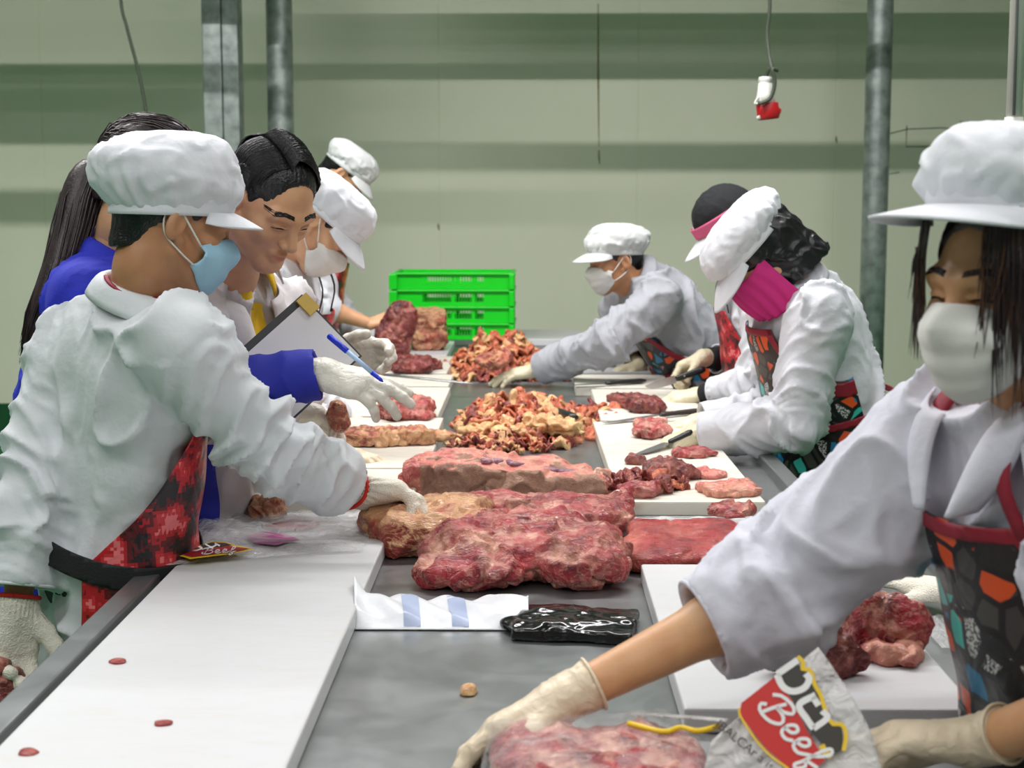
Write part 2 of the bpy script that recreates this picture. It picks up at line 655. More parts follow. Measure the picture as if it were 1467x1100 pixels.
    nt.links.new(nzv.outputs[1], mv.inputs[0]); mv.inputs[1].default_value = (0.03, 0.03, 0.03)
    nt.links.new(v, mv.inputs[2])
    vo = nd(nt, 'ShaderNodeTexVoronoi'); vo.inputs['Scale'].default_value = 22; vo.distance = 'MANHATTAN'
    ve = nd(nt, 'ShaderNodeTexVoronoi'); ve.feature = 'DISTANCE_TO_EDGE'; ve.inputs['Scale'].default_value = 22
    nt.links.new(mv.outputs[0], vo.inputs['Vector']); nt.links.new(mv.outputs[0], ve.inputs['Vector'])
    sep = nd(nt, 'ShaderNodeSeparateColor')
    nt.links.new(vo.outputs['Color'], sep.inputs[0])
    cell = ramp(nt, sep.outputs[0], [(0, srgb(30, 30, 32)), (0.18, srgb(226, 84, 30)), (0.36, srgb(70, 68, 64)), (0.54, srgb(30, 120, 160)), (0.68, srgb(62, 60, 58)), (0.78, srgb(60, 186, 172)), (0.88, srgb(190, 190, 185))], 'CONSTANT')
    edge = ramp(nt, ve.outputs[0], [(0.09, (0, 0, 0, 1)), (0.12, (1, 1, 1, 1))])
    spk = ramp(nt, nz(nt, v, 260, 2), [(0.48, (0.02, 0.02, 0.02, 1)), (0.52, (0.6, 0.6, 0.58, 1))])
    isw = ramp(nt, sep.outputs[0], [(0.879, (0, 0, 0, 1)), (0.881, (1, 1, 1, 1))])
    cell = mixc(nt, isw, cell, spk)
    nt.links.new(mixc(nt, edge, srgb(20, 19, 22), cell), b.inputs['Base Color'])
    b.inputs['Roughness'].default_value = 0.4
    bump(nt, b, nz(nt, v, 12, 3, 1.0), 0.25, 0.02)
    M['geo'] = m
    # ---- steel, boards, room
    m, nt, b = new_mat('brushed_stainless_steel')
    v = coords(nt, (1, 6, 1)); v2 = coords(nt)
    n = nz(nt, v2, 5, 5, 0.6)
    nt.links.new(ramp(nt, n, [(0.3, (0.26, 0.275, 0.275, 1)), (0.7, (0.31, 0.32, 0.32, 1))]), b.inputs['Base Color'])
    b.inputs['Metallic'].default_value = 0.85
    nt.links.new(ramp(nt, nz(nt, v2, 11, 5, 0.5), [(0.3, (0.30, 0.30, 0.30, 1)), (0.7, (0.40, 0.40, 0.40, 1))]), b.inputs['Roughness'])
    bump(nt, b, nz(nt, v, 60, 3), 0.03, 0.002)
    M['steel'] = m
    M['blade'] = plain('knife_blade_steel', (0.42, 0.43, 0.44, 1), 0.3, 0.95)
    M['handle'] = plain('black_plastic_handle', srgb(24, 24, 24), 0.35)
    M['handle_brown'] = plain('dark_wood_handle', srgb(46, 36, 30), 0.5, bmp=0.2)
    def board(name, col, stain, amt):
        m, nt, b = new_mat(name)
        v = coords(nt)
        vs = coords(nt, (1.0, 4.0, 1.0))
        s = ramp(nt, nz(nt, vs, 9, 6, 1.0, 0.6), [(0.5, (0, 0, 0, 1)), (0.8, (amt, amt, amt, 1))])
        nt.links.new(mixc(nt, s, col, stain), b.inputs['Base Color'])
        b.inputs['Roughness'].default_value = 0.38
        bump(nt, b, nz(nt, coords(nt, (2, 30, 1)), 18, 3), 0.1, 0.002)
        return m
    M['board'] = board('white_cutting_board', (0.60, 0.605, 0.61, 1), srgb(200, 190, 182), 0.5)
    M['board_used'] = board('stained_cutting_board', (0.68, 0.66, 0.58, 1), srgb(196, 150, 118), 0.7)
    M['galv'] = plain('galvanised_steel', (0.34, 0.38, 0.36, 1), 0.42, 0.55, noise_scale=14, var=0.35, bmp=0.1)
    m, nt, b = new_mat('pale_green_wall_panel')
    v = coords(nt)
    n = nz(nt, v, 2.2, 4)
    nt.links.new(ramp(nt, n, [(0.3, (0.80, 0.815, 0.635, 1)), (0.7, (0.83, 0.845, 0.67, 1))]), b.inputs['Base Color'])
    b.inputs['Roughness'].default_value = 0.38
    bump(nt, b, nz(nt, coords(nt, (1, 1, 0.2)), 30, 3), 0.04, 0.004)
    M['wall'] = m
    M['stain'] = plain('rust_stain', srgb(150, 135, 70), 0.7, var=0.4, noise_scale=30)
    M['pencil'] = plain('pencil_mark', srgb(66, 78, 50), 0.8)
    M['skirting'] = plain('dark_green_skirting_paint', srgb(14, 84, 44), 0.5)
    M['floor'] = plain('green_epoxy_floor', srgb(34, 118, 70), 0.3, noise_scale=3, var=0.15)
    M['ceiling'] = plain('white_ceiling_panel', (0.5, 0.51, 0.50, 1), 0.6)
    M['wall_side'] = plain('grey_green_wall_paint', (0.30, 0.33, 0.29, 1), 0.6)
    M['crate'] = plain('bright_green_plastic', srgb(8, 205, 30), 0.35, var=0.05)
    M['white_plastic'] = plain('white_plastic', (0.72, 0.72, 0.66, 1), 0.4, var=0.04)
    M['red_plastic'] = plain('red_plastic', srgb(176, 22, 26), 0.4)
    M['cable'] = plain('dark_rubber_cable', srgb(58, 66, 52), 0.6)
    M['grey_cable'] = plain('grey_cable', srgb(120, 120, 122), 0.6)
    M['paper'] = plain('white_paper', (0.80, 0.79, 0.80, 1), 0.8, var=0.02)
    M['clipboard'] = plain('dark_clipboard', srgb(62, 64, 66), 0.6)
    M['yellow_plastic'] = plain('yellow_clip', srgb(214, 178, 60), 0.4)
    M['pen_blue'] = plain('blue_pen_plastic', srgb(24, 50, 200), 0.25)
    M['pen_clear'] = plain('clear_pen_barrel', srgb(170, 196, 230), 0.15)
    M['black_bag'] = plain('black_plastic_film', srgb(12, 12, 13), 0.16, bmp=0.5, bscale=26)
    M['foil'] = plain('white_plastic_film', (0.74, 0.75, 0.78, 1), 0.35, bmp=0.4, bscale=30)
    M['foil_band'] = plain('pale_blue_band', srgb(168, 180, 208), 0.4)
    M['lamp'] = None
    m, nt, b = new_mat('lamp_tube')
    b.inputs['Emission Color'].default_value = (1, 1, 0.98, 1)
    b.inputs['Emission Strength'].default_value = 4.0
    M['lamp'] = m
    m.cycles.emission_sampling = 'NONE'
    m, nt, b = new_mat('clear_plastic_film')
    b.inputs['Base Color'].default_value = (0.93, 0.93, 0.93, 1)
    b.inputs['Roughness'].default_value = 0.12
    b.inputs['Alpha'].default_value = 0.34
    b.inputs['Specular IOR Level'].default_value = 0.9
    bump(nt, b, nz(nt, coords(nt), 24, 4, 2.0), 0.7, 0.02)
    M['film'] = m
    m, nt, b = new_mat('thin_clear_film')
    b.inputs['Base Color'].default_value = (0.95, 0.95, 0.95, 1)
    b.inputs['Roughness'].default_value = 0.07
    b.inputs['Alpha'].default_value = 0.16
    b.inputs['Specular IOR Level'].default_value = 1.0
    bump(nt, b, nz(nt, coords(nt), 20, 4, 2.5), 0.9, 0.03)
    M['film_thin'] = m
    m, nt, b = new_mat('milky_plastic_film')
    b.inputs['Base Color'].default_value = (0.80, 0.78, 0.76, 1)
    b.inputs['Roughness'].default_value = 0.2
    b.inputs['Alpha'].default_value = 0.62
    bump(nt, b, nz(nt, coords(nt), 24, 4, 2.0), 0.7, 0.02)
    M['film_milky'] = m
    M['print_red'] = plain('red_print', srgb(196, 32, 24), 0.4, var=0.05)
    M['print_dark_red'] = plain('dark_red_print', srgb(150, 16, 34), 0.4, var=0.05)
    M['print_white'] = plain('white_print', (0.78, 0.77, 0.75, 1), 0.4, var=0.03)
    M['print_yellow'] = plain('yellow_print', srgb(228, 190, 30), 0.4, var=0.05)
    M['print_black'] = plain('black_print', srgb(50, 44, 36), 0.4, var=0.05)
    # ---- meat
    F_CREAM, F_TAN, F_PINK = srgb(226, 186, 140), srgb(205, 150, 98), srgb(214, 140, 122)
    M['meat'] = meat_mat('raw_beef', srgb(158, 38, 48), srgb(88, 14, 22), srgb(228, 176, 156), 0.17)
    M['meat_dark'] = meat_mat('dark_raw_beef', srgb(104, 26, 30), srgb(52, 10, 14), srgb(196, 128, 112), 0.06)
    M['meat_red'] = meat_mat('bright_lean_beef', srgb(154, 28, 34), srgb(118, 14, 22), srgb(206, 116, 100), 0.03)
    M['meat_fat'] = meat_mat('fatty_beef', srgb(158, 56, 50), srgb(96, 26, 26), srgb(220, 174, 130), 0.45)
    M['meat_pink'] = meat_mat('pale_pink_beef', srgb(204, 108, 104), srgb(168, 62, 64), srgb(222, 160, 138), 0.4)
    M['trim_a'] = meat_mat('beef_trimming_orange', srgb(204, 104, 72), srgb(156, 52, 40), srgb(228, 170, 124), 0.6, 1.5)
    M['trim_b'] = meat_mat('beef_trimming_cream', srgb(226, 176, 124), srgb(204, 128, 86), srgb(236, 208, 150), 0.8, 1.5)
    M['trim_c'] = meat_mat('beef_trimming_dark', srgb(140, 54, 50), srgb(88, 22, 26), srgb(206, 140, 110), 0.25, 1.5)
    M['bone'] = meat_mat('sawn_brisket_face', srgb(168, 122, 100), srgb(136, 88, 74), srgb(190, 152, 130), 0.2, 3.0, 0.5)
make_materials()
# ================================================================== the room
WALL_Y = 10.0
wall = empty('wall_back', (0, WALL_Y, 0), 'pale green panelled cold-room wall behind the workers', None, kind='structure')
x = -5.1 + 0.53
seams = [(px - 762) * WALL_Y / FPX for px in (66, 348, 630, 911, 1190)]
edges = [seams[0] - 1.28 * 2, seams[0] - 1.28] + seams + [seams[-1] + 1.28, seams[-1] + 2.56]
for a, b in zip(edges[:-1], edges[1:]):
    m = MB().bevbox((a + 0.002, 0, 0.24), (b - 0.002, 0.10, 4.42), 0.003)
    m.build('wall_panel', M['wall'], wall)
m = MB().box((edges[0], 0.004, 0.24), (edges[-1], 0.02, 4.42))
o = m.build('panel_joint', M['wall'], wall)
sk = MB().box((edges[0], -0.012, 0.0), (edges[-1], 0.02, 0.245))
tag(sk.build('baseboard_back', M['skirting'], None, (0, WALL_Y, 0)), 'dark green skirting strip along the back wall', kind='structure')
for nm, xx in (('wall_left', edges[0]), ('wall_right', edges[-1])):
    o = MB().box((-0.05, -5, 0), (0.05, WALL_Y, 4.42)).build(nm, M['wall_side'], None, (xx, 0, 0))
    tag(o, 'pale green side wall of the cold room', kind='structure')
o = MB().box((edges[0], -0.05, 0), (edges[-1], 0.05, 4.42)).build('wall_front', M['wall_side'], None, (0, -5, 0))
tag(o, 'pale green wall behind the photographer', kind='structure')
o = MB().box((edges[0], -5, -0.1), (edges[-1], WALL_Y + 0.1, 0)).build('floor', M['floor'])
tag(o, 'glossy green epoxy floor', kind='structure')
o = MB().box((edges[0], -5, 0), (edges[-1], WALL_Y + 0.1, 0.1)).build('ceiling', M['ceiling'], None, (0, 0, 4.42))
tag(o, 'white panel ceiling', kind='structure')

# pencil outline with the number 90 on the right of the wall
def wall_line(pts, r=0.0022):
    return [W(p[0], p[1], WALL_Y - 0.0015) - np.array([0, WALL_Y, 0]) for p in pts]
mk = MB()
for ln in ([(1272, 192), (1300, 185), (1350, 183), (1385, 188), (1440, 187)], [(1299, 180), (1298, 210), (1400, 210)], [(1272, 192), (1270, 250), (1288, 247)],
           [(1376, 176), (1374, 182), (1379, 180), (1380, 175), (1376, 173), (1378, 184)], [(1382, 176), (1383, 182), (1388, 180), (1387, 174), (1382, 176)]):
    mk.tube(wall_line(ln), 0.003, 5)
mk.build('pencil_mark', M['pencil'], wall)
# rust runs
for px, y0, y1 in ((857, 5, 210), (628, 320, 330), (858, 215, 235), (1198, 195, 205)):
    a = W(px, y0, WALL_Y - 0.001); b = W(px + 1, y1, WALL_Y - 0.001)
    MB().tube([a - (0, WALL_Y, 0), (a + b) / 2 - (0.002, WALL_Y, 0), b - (0, WALL_Y, 0)], [0.003, 0.006, 0.002], 6, flat=((0, 1, 0), 0.3)).build('rust_streak', M['stain'], wall)

# galvanised posts
def post(px0, px1, Y, label, square=False):
    xa, xb = (px0 - 762) * Y / FPX, (px1 - 762) * Y / FPX
    xc, r = (xa + xb) / 2, (xb - xa) / 2
    root = empty('steel_post', (xc, Y, 0), label, 'post', 'galvanised posts along the back wall')
    if square:
        MB().bevbox((-r, -r * 0.8, 0), (r * 0.06, r * 0.8, 4.42), 0.006).build('column', M['galv'], root)
        MB().bevbox((r * 0.09, -r * 0.72, 0), (r, r * 0.8, 4.42), 0.006).build('column', M['galv'], root)
    else:
        MB().tube([(0, 0, 0), (0, 0, 1.5), (0, 0, 3), (0, 0, 4.42)], r, 28).build('column', M['galv'], root)
    MB().bevbox((-r * 1.6, -r * 1.6, 0), (r * 1.6, r * 1.6, 0.02), 0.004).build('base_plate', M['galv'], root)
    for sx in (-1, 1):
        for sy in (-1, 1):
            MB().tube([(sx * r * 1.3, sy * r * 1.3, 0.02), (sx * r * 1.3, sy * r * 1.3, 0.04)], 0.012, 6).build('bolt', M['galv'], root)
post(300, 350, 8.7, 'twin galvanised steel column behind the bareheaded man, leftmost post', True)
post(387, 424, 8.9, 'round galvanised steel pipe just right of the twin column')
post(1230, 1266, 8.9, 'round galvanised steel pipe at the right of the back wall')

# overhead rails and duct (above the picture; they throw the bands of shade on the wall)
def rail(name, lab, x0, x1, y, z, h, d):
    o = MB().bevbox((x0, -d / 2, -h / 2), (x1, d / 2, h / 2), 0.006)
    return tag(o.build(name, M['galv'], None, (0, y, z)), lab, kind='structure')
rail('trim_1', 'overhead duct beam running across the room', -0.95, edges[-1], 8.5, 3.03, 0.26, 0.12)
rail('trim_2', 'overhead conveyor rail', -0.95, edges[-1], 7.5, 2.99, 0.075, 0.05)
rail('trim_3', 'overhead duct beam at the left', edges[0], -1.2, 8.0, 2.97, 0.27, 0.12)
rail('trim_4', 'overhead conveyor rail at the left', edges[0], -1.2, 7.3, 2.93, 0.085, 0.05)
for i, (xx, y, z0, w) in enumerate(((-0.97, 8.0, 2.82, 0.10), (0.28, 7.5, 2.98, 0.07), (1.35, 7.5, 2.98, 0.05), (2.35, 8.1, 2.75, 0.10), (-1.15, 7.4, 2.9, 0.05))):
    o = MB().bevbox((-w / 2, -w / 2, 0), (w / 2, w / 2, 4.42 - z0), 0.004).build('trim_%d' % (5 + i), M['galv'], None, (xx, y, z0))
    tag(o, 'overhead rail hanger', kind='structure')

# lamps
for i, (lx, ly, ll, lw) in enumerate(LAMPS):
    root = empty('ceiling_lamp', (lx, ly, LAMP_Z - 0.06), 'long white fluorescent batten on the ceiling', 'lamp', 'fluorescent ceiling battens')
    MB().bevbox((-ll / 2, -0.07, 0.03), (ll / 2, 0.07, 0.23), 0.008).build('housing', M['ceiling'], root)
    for s in (-1, 1):
        MB().tube([(-ll / 2 + .03, s * 0.035, 0.014), (ll / 2 - .03, s * 0.035, 0.014)], 0.013, 8).build('tube', M['lamp'], root)

# hanging cables
pts = [W(212, 240, 7.5), W(211, 175, 7.5), W(200, 110, 7.5), W(182, 40, 7.5), W(172, -10, 7.5), W(160, -200, 7.5)]
pts.append(np.array([pts[-1][0], 7.5, 4.42]))
tag(MB().tube(spline(pts, 30), 0.008, 8).build('hanging_cable', M['cable']), 'dark cable hanging from the ceiling at the left, above the ponytail', 'cable')

Yp = 6.0
root = empty('power_plug', W(1100, 135, Yp), 'red and white industrial socket hanging on a dark cable', 'socket')
b0 = W(1100, 135, Yp)
L = lambda px, py, dy=0: W(px, py, Yp + dy) - b0
up = nrm(L(1099, 112) - L(1096, 145))
def lathe(axis0, axis1, prof, n=20):
    a, b = np.array(axis0), np.array(axis1)
    pts = [a + (b - a) * t for t, r in prof]
    return pts, [r for t, r in prof]
p, r = lathe(L(1098, 110), L(1096, 150), [(0, .02), (0.02, .028), (.15, .031), (.2, .026), (.25, .03), (.6, .033), (1, .041)])
MB().tube(p, r, 20).build('body', M['white_plastic'], root)
p, r = lathe(L(1099, 148), L(1101, 171), [(0, .04), (.05, .043), (.9, .043), (1, .038)])
MB().tube(p, r, 20).build('shroud', M['red_plastic'], root)
MB().tube([L(1108, 154), L(1118, 158), L(1112, 166)], [.016, .006, .012], 8).build('catch', M['red_plastic'], root)
MB().tube([L(1086, 166, -.02), L(1088, 171, -.02)], .008, 8).build('lug', M['white_plastic'], root)
MB().tube(spline([L(1086, 148, -.03), L(1081, 148, -.03), L(1088, 138, -.03), L(1090, 150, -.03)], 14), .004, 6).build('strap', M['white_plastic'], root)
c = [L(1097, 111), L(1101, 101, -.01), L(1109, 98, -.03), L(1113, 101, -.04), L(1110, 99, -.045), L(1106, 100, -.05), L(1110, 118, -.05), L(1104, 140, -.05), L(1090, 148, -.05), L(1088, 147, -.04)]
MB().tube(spline(c, 36), .0075, 8).build('cable', M['cable'], root)
c = [L(1106, 100, -.05), L(1102, 80, -.02), L(1099, 50), L(1102, 20), L(1103, -10), L(1103, -150)]
c.append(np.array([c[-1][0], 0, 4.42 - b0[2]]))
MB().tube(spline(c, 30), .0075, 8).build('cable', M['cable'], root)

# conduit drop at the top right
Yc = 4.2
b0 = W(1452, 182, Yc)
root = empty('conduit_drop', b0, 'white plastic conduit coming down above the nearest woman', 'conduit')
MB().tube([(0, 0, 0.02), (0, 0, 1.0), (0, 0, 4.42 - b0[2])], 0.021, 16).build('pipe', M['white_plastic'], root)
MB().tube([(0, 0, -0.03), (0, 0, -0.012), (0, 0, -0.01), (0, 0, 0.012), (0, 0, 0.016), (0, 0, 0.026)], [0.026, 0.026, 0.032, 0.032, 0.025, 0.024], 16).build('fitting', M['white_plastic'], root)
MB().tube([(-0.008, -0.024, 0.03), (-0.012, -0.026, 0.5), (-0.01, -0.024, 4.42 - b0[2])], 0.004, 6).build('cable', M['grey_cable'], root)
MB().tube(spline([(0, 0, -0.02), (0.01, 0.0, -0.15), (0.0, 0.02, -0.5), (0.04, 0.05, -0.9)], 14), 0.006, 6).build('cable', M['grey_cable'], root)

# ================================================================== tables
TZ = 0.85
TX0, TX1 = -0.735, 0.665
def table(y0, y1, label, TX1=TX1):
    root = empty('steel_table', ((TX0 + TX1) / 2, (y0 + y1) / 2, 0), label, 'table', 'steel cutting tables in one line')
    w, d = (TX1 - TX0) / 2, (y1 - y0) / 2
    MB().box((-w, -d, TZ - 0.004), (w, d, TZ)).build('table_top', M['steel'], root)
    for s in (-1, 1):
        m = MB()
        x0, x1 = sorted((s * w, s * (w - 0.045)))
        m.bevbox((x0, -d, TZ - 0.05), (x1, d, TZ + 0.026), 0.004)
        m.build('edge_rim', M['steel'], root)
        MB().bevbox((-w + 0.046, min(s * d, s * (d - 0.014)), TZ - 0.05), (w - 0.046, max(s * d, s * (d - 0.014)), TZ + 0.003), 0.002).build('end_lip', M['steel'], root)
    for sx in (-1, 1):
        for sy in (-1, 1):
            MB().bevbox((sx * (w - 0.08) - 0.02, sy * (d - 0.1) - 0.02, 0), (sx * (w - 0.08) + 0.02, sy * (d - 0.1) + 0.02, TZ - 0.05), 0.003).build('leg', M['steel'], root)
    for sx in (-1, 1):
        MB().bevbox((sx * (w - 0.08) - 0.014, -(d - 0.12), 0.2), (sx * (w - 0.08) + 0.014, d - 0.12, 0.228), 0.003).build('stretcher', M['steel'], root)
table(0.85, 3.42, 'nearest stainless steel cutting table with the big beef cuts', .82)
table(3.425, 6.05, 'middle stainless steel cutting table with a heap of trimmings')
table(6.055, 8.25, 'farthest stainless steel cutting table, carrying the green crates')

# ================================================================== cutting boards
BT = 0.035
BZ = TZ + BT
def board(x0, x1, y0, y1, label, used=False, rz=0.0, t=BT, z=None):
    cx, cy = (x0 + x1) / 2, (y0 + y1) / 2
    o = MB().bevbox((x0 - cx, y0 - cy, 0), (x1 - cx, y1 - cy, t), 0.004)
    o = o.build('cutting_board', M['board_used' if used else 'board'], None, (cx, cy, (TZ + 0.0005) if z is None else z))
    o.rotation_euler = (0, 0, rz)
    return tag(o, label, 'cutting board', 'white plastic cutting boards on the steel tables')
board(-0.667, -0.295, 1.45, 3.30, 'long empty white cutting board in the left foreground')
board(-0.667, -0.275, 3.44, 3.86, 'white board under the knitted glove, just behind the long empty board', True)
board(-0.667, -0.270, 3.88, 4.30, 'white board with the flat cream glove resting on it', True)
board(-0.667, -0.280, 4.32, 4.80, 'white board under the long rib strip', True)
board(-0.667, -0.300, 4.85, 5.60, 'white board under the dark steak, left of the trimmings heap', True)
board(-0.667, -0.310, 5.66, 6.02, 'white board under the grey sharpening steel', True)
board(-0.667, -0.340, 6.10, 6.75, 'white board under the dark elongated cut, left side', True)
board(-0.667, -0.380, 6.80, 7.50, 'white board under the tall square beef block')
board(0.205, 0.600, 2.0, 2.83, 'white board in the right foreground with two dark beef chunks')
board(0.195, 0.525, 3.44, 4.72, 'stained white board covered with beef slices at the right', True, 0.01)
board(0.215, 0.560, 4.76, 5.55, 'white board under the black-cuffed gloves', True)
board(0.16, 0.52, 5.62, 6.03, 'white board with the black-handled knife lying on it', True)
board(0.13, 0.56, 6.12, 7.00, 'white board beside the leaning worker in the grey-white coat')
board(-0.42, 0.25, 7.62, 8.2, 'broad white board under the stack of green crates')
# ================================================================== people
def frame(fwd, up=(0, 0, 1)):
    f = nrm(fwd)
    u = np.asarray(up, float)
    u = nrm(u - (u @ f) * f)
    r = np.cross(f, u)
    return np.stack([r, f, u], 1)      # columns: right, forward, up


FINGERS = [  # base along/lateral, lengths, radius
    ((0.026, 0.088), (0.043, 0.026, 0.022), 0.0092),
    ((0.008, 0.093), (0.048, 0.030, 0.023), 0.0094),
    ((-0.010, 0.089), (0.044, 0.028, 0.023), 0.0090),
    ((-0.027, 0.080), (0.034, 0.021, 0.020), 0.0080)]


def hand_prims(wr, d, n, right, curl=(0.3, 0.3, 0.3, 0.3), thumb=0.4, spread=0.05, s=1.0):
    """cones of a hand: wrist point, finger direction d, palm direction n"""
    d = nrm(d); n = np.asarray(n, float); n = nrm(n - (n @ d) * d)
    t = np.cross(-n, d) if right else np.cross(d, -n)      # towards the thumb
    out = []
    wr = np.asarray(wr, float)
    P = lambda a, b, c=0.0: wr + s * (t * a + d * b + n * c)
    for i, ((lx, ly), ls, r) in enumerate(FINGERS):
        base = P(lx, ly, -0.002 + 0.003 * abs(i - 1))
        out.append((P(lx * 0.55, 0.002), base, 0.0155 * s, 0.0118 * s, 0.014))
        out.append((P(lx * 0.6, 0.03, 0.004), P(lx, ly - 0.012, 0.004), 0.013 * s, 0.010 * s, 0.012))
        dirv = nrm(d + t * (lx * 2.2 * (0.4 + spread * 6)))
        a = base; ang = 0.0
        c = curl[i]
        for k, L in enumerate(ls):
            ang += c * (0.9, 1.1, 0.8)[k]
            v = nrm(dirv * math.cos(ang) + n * math.sin(ang))
            b = a + v * L * s
            out.append((a, b, r * s * (1 - 0.08 * k), r * s * (0.93 - 0.09 * k), 0.003))
            a = b
    a = P(0.018, 0.018, 0.006)
    v = nrm(t * 0.75 + d * 0.75 + n * (0.25 + 0.3 * thumb))
    for k, (L, r0, r1) in enumerate(((0.045, 0.0155, 0.0125), (0.034, 0.0115, 0.010), (0.028, 0.010, 0.0082))):
        b = a + v * L * s
        out.append((a, b, r0 * s, r1 * s, 0.010 if k == 0 else 0.003))
        v = nrm(v + d * 0.35 * (1 - thumb * 0.3) + n * thumb * 0.35 - t * 0.12)
        a = b
    return out


def head_prims(F, c, R, ears=True, k=1.0):
    p = lambda x, y, z: c + R @ (np.array([x, y, z]) * k)
    F.ell(p(0, -.016, .034), np.array([.076, .096, .083]) * k, R, 0.01)
    F.ell(p(0, .030, -.028), np.array([.062, .062, .086]) * k, R, 0.035)
    for s in (-1, 1):
        F.cone(p(s * .056, .0, -.055), p(s * .016, .068, -.102), .018 * k, .016 * k, 0.03)
        F.ell(p(s * .043, .062, -.026), np.array([.022, .020, .018]) * k, R, 0.022)
        F.cone(p(s * .046, .074, .018), p(s * .014, .087, .015), .011 * k, .010 * k, 0.018)
    F.ell(p(0, .070, -.100), np.array([.024, .022, .018]) * k, R, 0.025)
    for s in (-1, 1):
        F.ell(p(s * .032, .099, -.003), np.array([.020, .015, .012]) * k, R, 0.012, sub=True)
        F.ell(p(s * .032, .0745, -.004), np.array([.016, .0135, .0115]) * k, R, 0.004)
        F.cone(p(s * .045, .082, -.0005), p(s * .019, .0895, -.0025), .0030 * k, .0030 * k, 0.003)
    F.cone(p(0, .088, .006), p(0, .111, -.034), .0075 * k, .0115 * k, 0.014)
    for s in (-1, 1):
        F.ell(p(s * .0125, .100, -.038), np.array([.0085, .010, .0078]) * k, R, 0.006)
        F.ell(p(s * .0075, .104, -.047), np.array([.004, .005, .005]) * k, R, 0.002, sub=True)
    F.cone(p(-.014, .086, -.068), p(.014, .086, -.068), .0070 * k, .0070 * k, 0.014)
    F.ell(p(0, .0935, -.0655), np.array([.016, .0080, .0055]) * k, R, 0.006)
    F.ell(p(0, .0895, -.0780), np.array([.018, .0095, .0065]) * k, R, 0.006)
    F.cone(p(-.023, .0985, -.0712), p(.023, .0985, -.0712), .0030 * k, .0030 * k, 0.002, sub=True)
    if ears:
        for s in (-1, 1):
            E = R @ np.array(Matrix.Rotation(s * 0.35, 3, 'Z')) @ np.array(Matrix.Rotation(-0.2, 3, 'X'))
            F.ell(p(s * .081, -.010, -.008), np.array([.0095, .020, .033]) * k, E, 0.006)
            F.ell(p(s * .089, -.004, -.006), np.array([.007, .0105, .019]) * k, E, 0.004, sub=True)
            F.ell(p(s * .074, .004, -.036), np.array([.007, .009, .010]) * k, E, 0.006)
    F.cone(p(0, -.028, -.03), p(0, -.030, -.10), .056 * k, .054 * k, 0.03)


